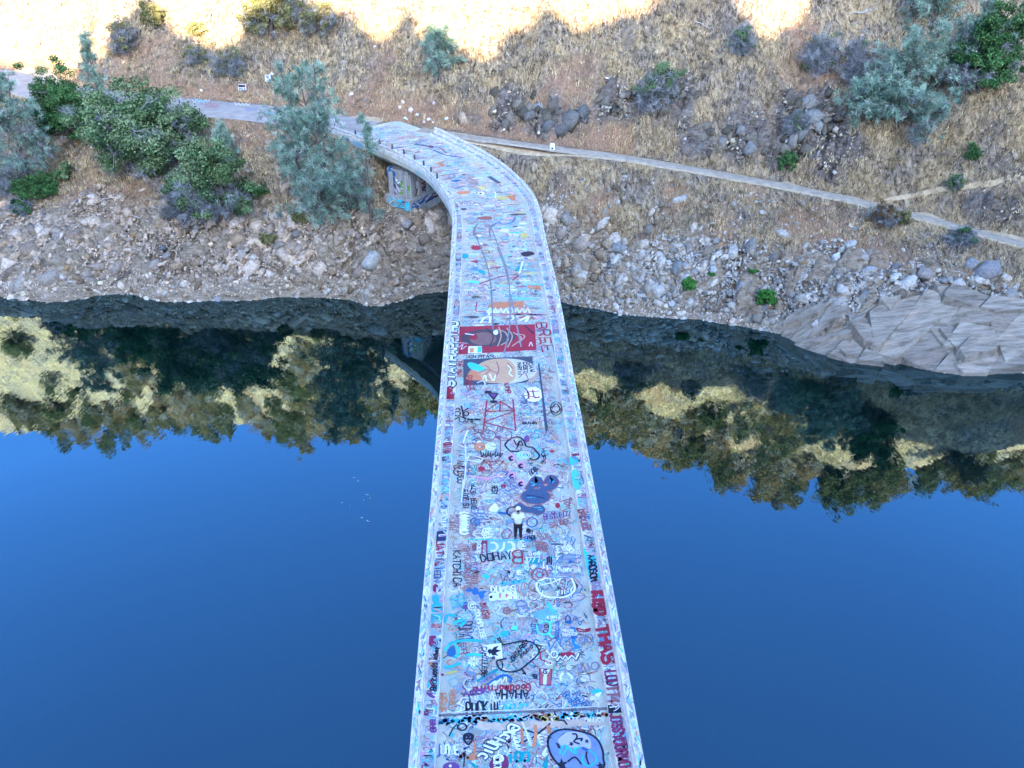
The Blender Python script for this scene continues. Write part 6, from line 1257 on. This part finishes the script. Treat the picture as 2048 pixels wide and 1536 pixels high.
plant('oak_tree', 298, 352, 225, 205, mk_oak, 'broad spreading green oak below the asphalt road', seed=3, dens=1.35, twig=.35)
plant('grey_pine', 62, 372, 150, 215, mk_pine, 'wispy blue grey pine thicket on the left slope with bare branches', seed=4, stems=3, twig=.5, dens=1.1, sparse=.15)
plant('shrub', 82, 392, 90, 55, mk_oak, 'dark green shrub at the foot of the wispy grey pine', 'shrub', pal='dark', seed=5, dens=.8)
plant('shrub', 132, 362, 46, 42, mk_oak, 'small green shrub beside the wispy grey pine', 'shrub', pal='oak', seed=6, dens=.7)
plant('oak_tree', 432, 442, 165, 165, mk_oak, 'green and grey oak on the rocky bank edge with bare twigs', seed=7, twig=.75, dens=1.2)
plant('dead_bush', 368, 440, 75, 75, mk_twig, 'leafless blue grey bush beside the half bare oak', 'bush', seed=8, green=.08)
plant('grey_pine', 455, 330, 52, 80, mk_pine, 'young pointed pine behind the half bare oak', seed=9, stems=1, sparse=.05, dens=1.3, twig=0)
plant('shrub', 508, 395, 52, 38, mk_oak, 'dark green shrub right of the half bare oak', 'shrub', pal='dark', seed=10, dens=.8)
plant('grey_pine', 640, 440, 205, 300, mk_pine, 'large blue green forked grey pine in front of the bridge end', seed=11, stems=3, dens=1.25, sparse=.06, twig=.2)
plant('grey_pine', 740, 440, 66, 200, mk_pine, 'slender sparse pine standing beside the bend pier', seed=12, stems=1, dens=.85, sparse=.08, twig=.45)
plant('grey_pine', 700, 425, 70, 110, mk_pine, 'short drooping grey pine left of the bend pier', seed=13, stems=2, dens=1.0, sparse=.1, twig=.3)
plant('shrub', 600, 448, 38, 30, mk_oak, 'small yellow green shrub on the rocks under the large pine', 'shrub', pal='olive', seed=14, dens=.7)
plant('shrub', 535, 486, 38, 20, mk_oak, 'low grey green shrub on the scree below the half bare oak', 'shrub', pal='olive', seed=15, dens=.5)
plant('shrub', 45, 428, 45, 36, mk_twig, 'twiggy grey bush with green tips on the left rock edge', 'bush', seed=16, green=.4, pal='dark')
plant('dead_bush', 18, 395, 60, 75, mk_twig, 'pale leafless bush on the left slope below the pines', 'bush', seed=17, green=.05)
plant('grey_pine', 880, 150, 85, 105, mk_pine, 'lone bushy pine on the slope just under the sunlit patch', seed=18, stems=2, dens=1.2, sparse=.08, twig=.1)
plant('oak_tree', 1310, 228, 92, 108, mk_oak, 'grey twiggy oak with a green top above the gravel trail', seed=19, twig=.95, dens=1.0)
plant('grey_pine', 1795, 255, 180, 200, mk_pine, 'blue green sprawling pine on the right hillside above the bare soil', seed=20, stems=3, dens=1.5, sparse=.08, twig=.15)
plant('grey_pine', 1725, 245, 95, 90, mk_pine, 'low teal pine hugging the slope beside the sprawling pine', seed=21, stems=2, dens=1.1, sparse=.05, twig=.1)
plant('oak_tree', 1955, 180, 150, 185, mk_oak, 'tall dark green oak mixed with grey branches on the right hillside', seed=22, pal='dark', dens=1.3, twig=.3)
plant('grey_pine', 1905, 190, 120, 170, mk_pine, 'silvery grey pine in front of the tall dark oak', seed=23, stems=2, dens=1.2, sparse=.1, twig=.5)
plant('grey_pine', 1848, 292, 85, 80, mk_pine, 'drooping blue grey pine below the sprawling pine on the bare soil', seed=24, stems=2, dens=.9, sparse=.05, twig=.65)
plant('grey_pine', 1860, 60, 120, 110, mk_pine, 'pale pine at the upper edge beside the tall dark oak', seed=25, stems=2, dens=1.1, sparse=.1, twig=.3)
plant('dead_bush', 1640, 152, 100, 110, mk_twig, 'large leafless blue grey bush below the sunlit gap on the right', 'bush', seed=26, green=.12)
plant('dead_bush', 1700, 175, 70, 110, mk_twig, 'pale bare branched bush between the grey bush and the pines', 'bush', seed=27, green=.05)
plant('dead_bush', 1478, 112, 62, 66, mk_twig, 'small blue grey bush left of the sunlit gap', 'bush', seed=28, green=.2)
plant('dead_bush', 1590, 270, 50, 60, mk_twig, 'grey bush growing on the dark outcrop above the trail', 'bush', seed=29, green=.1)
plant('shrub', 1572, 345, 38, 42, mk_oak, 'round dark teal shrub above the gravel trail', 'shrub', pal='dark', seed=30, dens=.8)
plant('shrub', 1942, 322, 32, 32, mk_oak, 'small dark green shrub alone on the right slope', 'shrub', pal='dark', seed=31, dens=.8)
plant('shrub', 1906, 384, 34, 40, mk_oak, 'grey green shrub beside the narrow side trail', 'shrub', pal='oak', seed=32, dens=.7, twig=.4)
plant('dry_bush', 1765, 455, 60, 52, mk_oak, 'rust brown dry bush below the trail fork', 'bush', pal='dry', seed=33, dens=.8, twig=.6)
plant('dry_bush', 1805, 450, 30, 32, mk_oak, 'small ochre bush beside the gravel trail fork', 'bush', pal='olive', seed=34, dens=.6)
plant('shrub', 1376, 580, 32, 30, mk_oak, 'small bright green shrub on the grey scree', 'shrub', pal='bright', seed=35, dens=.9)
plant('shrub', 1532, 612, 44, 44, mk_oak, 'larger bright green shrub on the scree beside the slabs', 'shrub', pal='bright', seed=36, dens=.9)
plant('shrub', 1422, 556, 18, 10, mk_oak, 'tiny green weed tuft between the two bright scree shrubs', 'shrub', pal='bright', seed=37, dens=.4)
plant('shrub', 1505, 550, 18, 10, mk_oak, 'tiny green weed tuft above the larger bright scree shrub', 'shrub', pal='bright', seed=38, dens=.4)
plant('shrub', 1920, 490, 60, 40, mk_twig, 'dark twiggy bush on the bank edge above the rock slabs', 'bush', seed=39, green=.3, pal='dark')
plant('shrub', 400, 130, 60, 40, mk_twig, 'brownish brush clump in the dappled light above the road', 'bush', seed=40, green=.3, pal='olive')
plant('oak_tree', 545, 70, 120, 90, mk_oak, 'olive oak catching the sun at the top of the road bank', pal='olive', seed=41, dens=1.0, twig=.3)
plant('shrub', 310, 55, 60, 60, mk_oak, 'sunlit olive shrub at the top of the shaded rib', 'shrub', pal='olive', seed=42, dens=.8)
plant('shrub', 395, 72, 46, 30, mk_oak, 'yellow green shrub in the overexposed sunlit slope', 'shrub', pal='olive', seed=43, dens=.7)
plant('oak_tree', 640, 75, 80, 80, mk_oak, 'brown olive oak beside the sunlit strip above the road', pal='olive', seed=44, dens=.8, twig=.5)
plant('dead_bush', 255, 110, 80, 80, mk_twig, 'tan leafless brush on the shaded rib above the dark oak', 'bush', seed=45, green=.2, pal='olive')
plant('dead_bush', 460, 150, 90, 50, mk_twig, 'grey brown brush along the foot of the road bank', 'bush', seed=46, green=.2, pal='olive')
# woods on the sunlit upper slope: beyond the top of the frame, mirrored in the river
def upper_trees():
    rs = np.random.default_rng(51); kinds = [(mk_oak, dict(pal='upo', dens=.75, twig=.25), 'oak'), (mk_oak, dict(pal='upg', dens=.75), 'oak'), (mk_pine, dict(stems=2, dens=.9, sparse=.12, pal='upg'), 'pine'), (mk_oak, dict(pal='dry', dens=.6, twig=.5), 'oak')]
    protos = []
    for i, (fn, kw, k) in enumerate(kinds):
        for v in range(2):
            a, b = fn(7.0 + v * 2, 6.0 + v * (1.0 if k == 'oak' else -1.5), seed=60 + i * 2 + v, **kw); a.materials.append(M['bark']); b.materials.append(M['leaf']); protos.append((a, b, k, ('olive', 'green', 'grey green', 'brown')[i]))
    cnt = 0; lab = {'oak': 'oak on the sunlit upper slope, seen mirrored in the river', 'pine': 'pine on the sunlit upper slope, seen mirrored in the river'}
    for i in range(1500):
        x = rs.uniform(-118, 92); r_ = float(np.interp(x, BX, BY) + np.interp(x, BX, BW)); dy = rs.uniform(15, float(dymax(x)) + 1); y = r_ + dy
        px = 1024 + F_PX * x / (y * math.cos(PITCH) + (CAM_H - float(H(x, y))) * math.sin(PITCH))
        if (dy < float(dymax(x)) * .72 and rs.random() < .62): continue
        z = float(H(x, y))
        if CAM_H - z > 0 and math.degrees(math.atan2(CAM_H - z, y)) > 7.4: continue       # keep clear of the slope in view
        a, b, k, hue = protos[int(rs.choice(8, p=[.17, .17, .13, .13, .11, .11, .09, .09]))]; s = rs.uniform(.55, 1.1)
        t = empty(k + '_tree', (x, y, z), rs.uniform(0, 6.28)); t.scale = (s, s, s * rs.uniform(.9, 1.2)); tag(t, hue + ' ' + lab[k], 'tree', 'trees on the sunlit upper slope')
        link('trunk', a, None, t); link('crown', b, None, t); cnt += 1
        if cnt >= 290: break
upper_trees()

# driftwood and fallen branches
def wood(px0, py0, px1, py1, r_, label, cat='branch', seed=0, forks=3, mat='drift'):
    rs = np.random.default_rng(seed); a, b = hit(px0, py0), hit(px1, py1); a[2] = float(H(a[0], a[1])) + r_ * 1.2; b[2] = float(H(b[0], b[1])) + r_ * 1.2; a[2] = max(a[2], .1); b[2] = max(b[2], .1); V, Fc = [], []; L = limb(rs, a, b, 7, .22)
    for p in L: p[2] = max(p[2], float(H(p[0], p[1])) + r_, .06)
    tube(V, Fc, L, np.linspace(r_, r_ * .35, 7), 6); ln = np.linalg.norm(b - a)
    for k in range(forks):
        i = rs.integers(2, 6); e = L[i] + (b - a) / ln * ln * .22 + rs.normal(0, .18 * ln, 3) * np.array([1, 1, .35]); e[2] = max(e[2], float(H(e[0], e[1])) + .1, .1); tube(V, Fc, limb(rs, L[i], e, 4, .2), np.linspace(r_ * .5, r_ * .15, 4), 5)
    o = link('fallen_branch', np_mesh('fallen_branch', np.array(V), np.array(Fc), None, True), M[mat]); tag(o, label, cat); return o
wood(225, 580, 262, 548, .10, 'dark dead branch lying half in the water on the left shore', seed=1, forks=9, mat='bark')
wood(255, 432, 315, 450, .07, 'bleached forked branch on the left rock edge', seed=2, forks=5)
wood(198, 405, 232, 390, .06, 'short bleached stick on the left slope below the broad oak', seed=3)
wood(327, 382, 330, 352, .09, 'straight pale post-like log lying below the broad oak', 'log', seed=4, forks=0)
wood(1372, 520, 1440, 505, .08, 'long pale driftwood log across the upper scree', 'log', seed=5, forks=1)
wood(1440, 555, 1500, 568, .06, 'thin bleached stick on the scree between the green shrubs', seed=6)
wood(1560, 540, 1610, 548, .06, 'twisted pale stick above the rock slabs', seed=7)
wood(1640, 535, 1700, 548, .07, 'bleached branch lying on the upper scree beside the pale slab', seed=8)
wood(1845, 590, 1860, 572, .06, 'bent pale stick on the top of the rock outcrop', seed=9, forks=1)
wood(1255, 540, 1300, 548, .06, 'grey stick on the scree near the bridge', seed=10)
wood(1905, 545, 1935, 552, .05, 'small white stick on the dry bank above the outcrop', seed=11, forks=1)
wood(430, 62, 412, 20, .12, 'dark leaning dead snag in the sunlit slope above the road', 'snag', seed=12, forks=5, mat='bark')
wood(1700, 30, 1755, 20, .08, 'arching bleached dead limb near the sunlit gap', seed=13, forks=5)
wood(1390, 45, 1420, 62, .07, 'pale stick on the shaded upper slope left of the gap', seed=14, forks=2)

# specks floating on the river
spk = [(708, 955), (716, 962), (735, 990), (742, 996), (728, 1000), (684, 1005), (700, 1012), (724, 1036), (674, 1030), (736, 1042)]
fm = hull_rock(300, .35); fmesh = np_mesh('floating_debris', fm[0] * .085, fm[1], np.tile((.75, .74, .70), (len(fm[0]), 1))); fmesh.materials.append(M['rock'])
for i, (px, py) in enumerate(spk):
    p = at(px, py, 0.02); o = link('floating_debris', fmesh); o.location = p; o.rotation_euler = (0, 0, i * 1.3); s = random.uniform(.6, 1.5); o.scale = (s * 1.4, s * .7, s); tag(o, 'tiny white speck of debris floating on the open river left of the bridge', 'debris', 'floating debris on the river')

# ------------------------------------------------------------------ the person on the deck
def person():
    f = at(1036, 1079, DECK); t = empty('person', (f[0], f[1], DECK)); t.scale = (.85, .85, .90); tag(t, 'person in a white shirt, white cap and dark trousers standing on the bridge deck', 'person')
    skin = mat_simple('skin', (.36, .22, .16), (.44, .28, .2), 8, .6); shirt = mat_simple('white_shirt', (.78, .78, .74), (.86, .86, .82), 5, .9); dark = mat_simple('dark_trousers', (.012, .012, .016), (.03, .03, .038), 6, .85); hair = mat_simple('dark_hair', (.02, .015, .012), (.05, .035, .025), 9, .7)
    def skinned(name, V, E_, Rr, mat, parent, sub=2):
        me = bpy.data.meshes.new(name); me.from_pydata(V, E_, []); o = link(name, me, mat, parent); o.modifiers.new('skin', 'SKIN'); 
        for i, v in enumerate(me.skin_vertices[0].data): v.radius = Rr[i] if isinstance(Rr[i], tuple) else (Rr[i], Rr[i]); v.use_root = (i == 0)
        s = o.modifiers.new('sub', 'SUBSURF'); s.levels = s.render_levels = sub; return o
    # body: facing the far bank (+y), weight on both feet, forearms raised in front of the chest
    V = [(0, 0, .95), (0, .0, 1.15), (0, .01, 1.38), (0, .02, 1.50), (0, .03, 1.58), (0, .035, 1.66), (0, .03, 1.74),
         (.10, 0, .90), (.115, .015, .50), (.12, -.02, .09), (.135, .10, .035), (.14, .19, .03), (-.10, 0, .90), (-.11, .03, .50), (-.115, 0, .09), (-.13, .12, .035), (-.135, .21, .03),
         (.19, .0, 1.42), (.255, .0, 1.18), (.16, .22, 1.15), (.07, .30, 1.19), (-.19, .0, 1.42), (-.255, .0, 1.18), (-.16, .22, 1.15), (-.07, .30, 1.20)]
    E_ = [(0, 1), (1, 2), (2, 3), (3, 4), (4, 5), (5, 6), (0, 7), (7, 8), (8, 9), (9, 10), (10, 11), (0, 12), (12, 13), (13, 14), (14, 15), (15, 16), (2, 17), (17, 18), (18, 19), (19, 20), (2, 21), (21, 22), (22, 23), (23, 24)]
    Rr = [(.15, .11), (.13, .10), (.15, .10), .06, .065, .092, .07, .085, .06, .045, .045, .035, .085, .06, .045, .045, .035, .065, .046, .038, .03, .065, .046, .038, .03]
    body = skinned('body', V, E_, Rr, skin, t)
    for s in (1, -1):      # fingers, closed round each other in front
        for k in range(5):
            b = (s * .07, .31, 1.20 + (k - 2) * .018); m_ = (s * .02, .345 - (.03 if k == 0 else 0), 1.205 + (k - 2) * .018); e = (-s * .015, .325, 1.205 + (k - 2) * .018)
            skinned('finger', [b, m_, e], [(0, 1), (1, 2)], [.011, .010, .008], skin, body, 1)
    skinned('shirt', [(0, 0, .93), (0, 0, 1.12), (0, .005, 1.36), (0, .012, 1.47), (.19, 0, 1.425), (.252, 0, 1.23), (-.19, 0, 1.425), (-.252, 0, 1.23)], [(0, 1), (1, 2), (2, 3), (2, 4), (4, 5), (2, 6), (6, 7)], [(.205, .15), (.185, .14), (.19, .13), (.085, .075), .095, .08, .095, .08], shirt, t)
    skinned('trousers', [(0, 0, .93), (.10, 0, .86), (.115, .015, .5), (.12, -.02, .12), (-.10, 0, .86), (-.11, .03, .5), (-.115, 0, .12)], [(0, 1), (1, 2), (2, 3), (0, 4), (4, 5), (5, 6)], [(.17, .13), .115, .085, .07, .115, .085, .07], dark, t)
    for x, y in ((.132, .075), (-.127, .095)): skinned('shoe', [(x, y - .12, .05), (x, y, .05), (x, y + .12, .04)], [(0, 1), (1, 2)], [.05, .052, .04], dark, t)
    skinned('hair', [(0, -.035, 1.60), (0, -.045, 1.67), (0, -.02, 1.73)], [(0, 1), (1, 2)], [.06, .08, .06], hair, t)
    bm = bmesh.new(); bmesh.ops.create_uvsphere(bm, u_segments=18, v_segments=10, radius=.118); bmesh.ops.delete(bm, geom=[v for v in bm.verts if v.co.z < -.012], context='VERTS')
    br = bmesh.ops.create_circle(bm, cap_ends=True, segments=16, radius=.1); bmesh.ops.scale(bm, vec=(.95, .95, 1), verts=br['verts']); bmesh.ops.translate(bm, vec=(0, .11, -.006), verts=br['verts'])
    me = bpy.data.meshes.new('cap'); bm.to_mesh(me); bm.free(); o = link('cap', me, shirt, t); o.location = (0, .03, 1.715); o.rotation_euler = (-.1, 0, 0)
    for s in (1, -1): skinned('ear', [(s * .098, .03, 1.65), (s * .106, .02, 1.685)], [(0, 1)], [.016, .02], skin, body, 1)
    skinned('nose', [(0, .12, 1.685), (0, .142, 1.655)], [(0, 1)], [.012, .017], skin, body, 1)
person()
# faded writing sprayed on the road beyond the bridge
def road_paint():
    rs = np.random.default_rng(71); cols = 'wwrbclwr'
    spots = [(385, 205, 420, 203, 'w'), (400, 207, 440, 212, 'r'), (470, 210, 500, 212, 'w'), (490, 222, 515, 220, 'b'), (390, 200, 410, 208, 'c'), (530, 225, 550, 232, 'c'), (570, 218, 600, 226, 'r'), (600, 228, 640, 236, 'w'), (660, 240, 690, 250, 'w'), (640, 262, 700, 268, 'r'), (410, 214, 435, 216, 'r')]
    pt = Paint()
    for x0, y0, x1, y1, c in spots:
        P = []
        for k in range(9):
            t = k / 8; p = hit(x0 + (x1 - x0) * t, y0 + (y1 - y0) * t + (3 if k % 2 else -3)); P.append(p[:2])
        z = max(float(np.interp(P[4][0], BX, BZ)), float(H(P[4][0], P[4][1]))) + .115
        pt.line(catmull(np.array(P), 3), .09, z, tuple(np.array(col_of(c)) * .6 + .14))
    for q in pt.split(): 
        o = q.build('painted_word', None); tag(o, kind='structure')
        o.parent = bpy.data.objects['road']
road_paint()
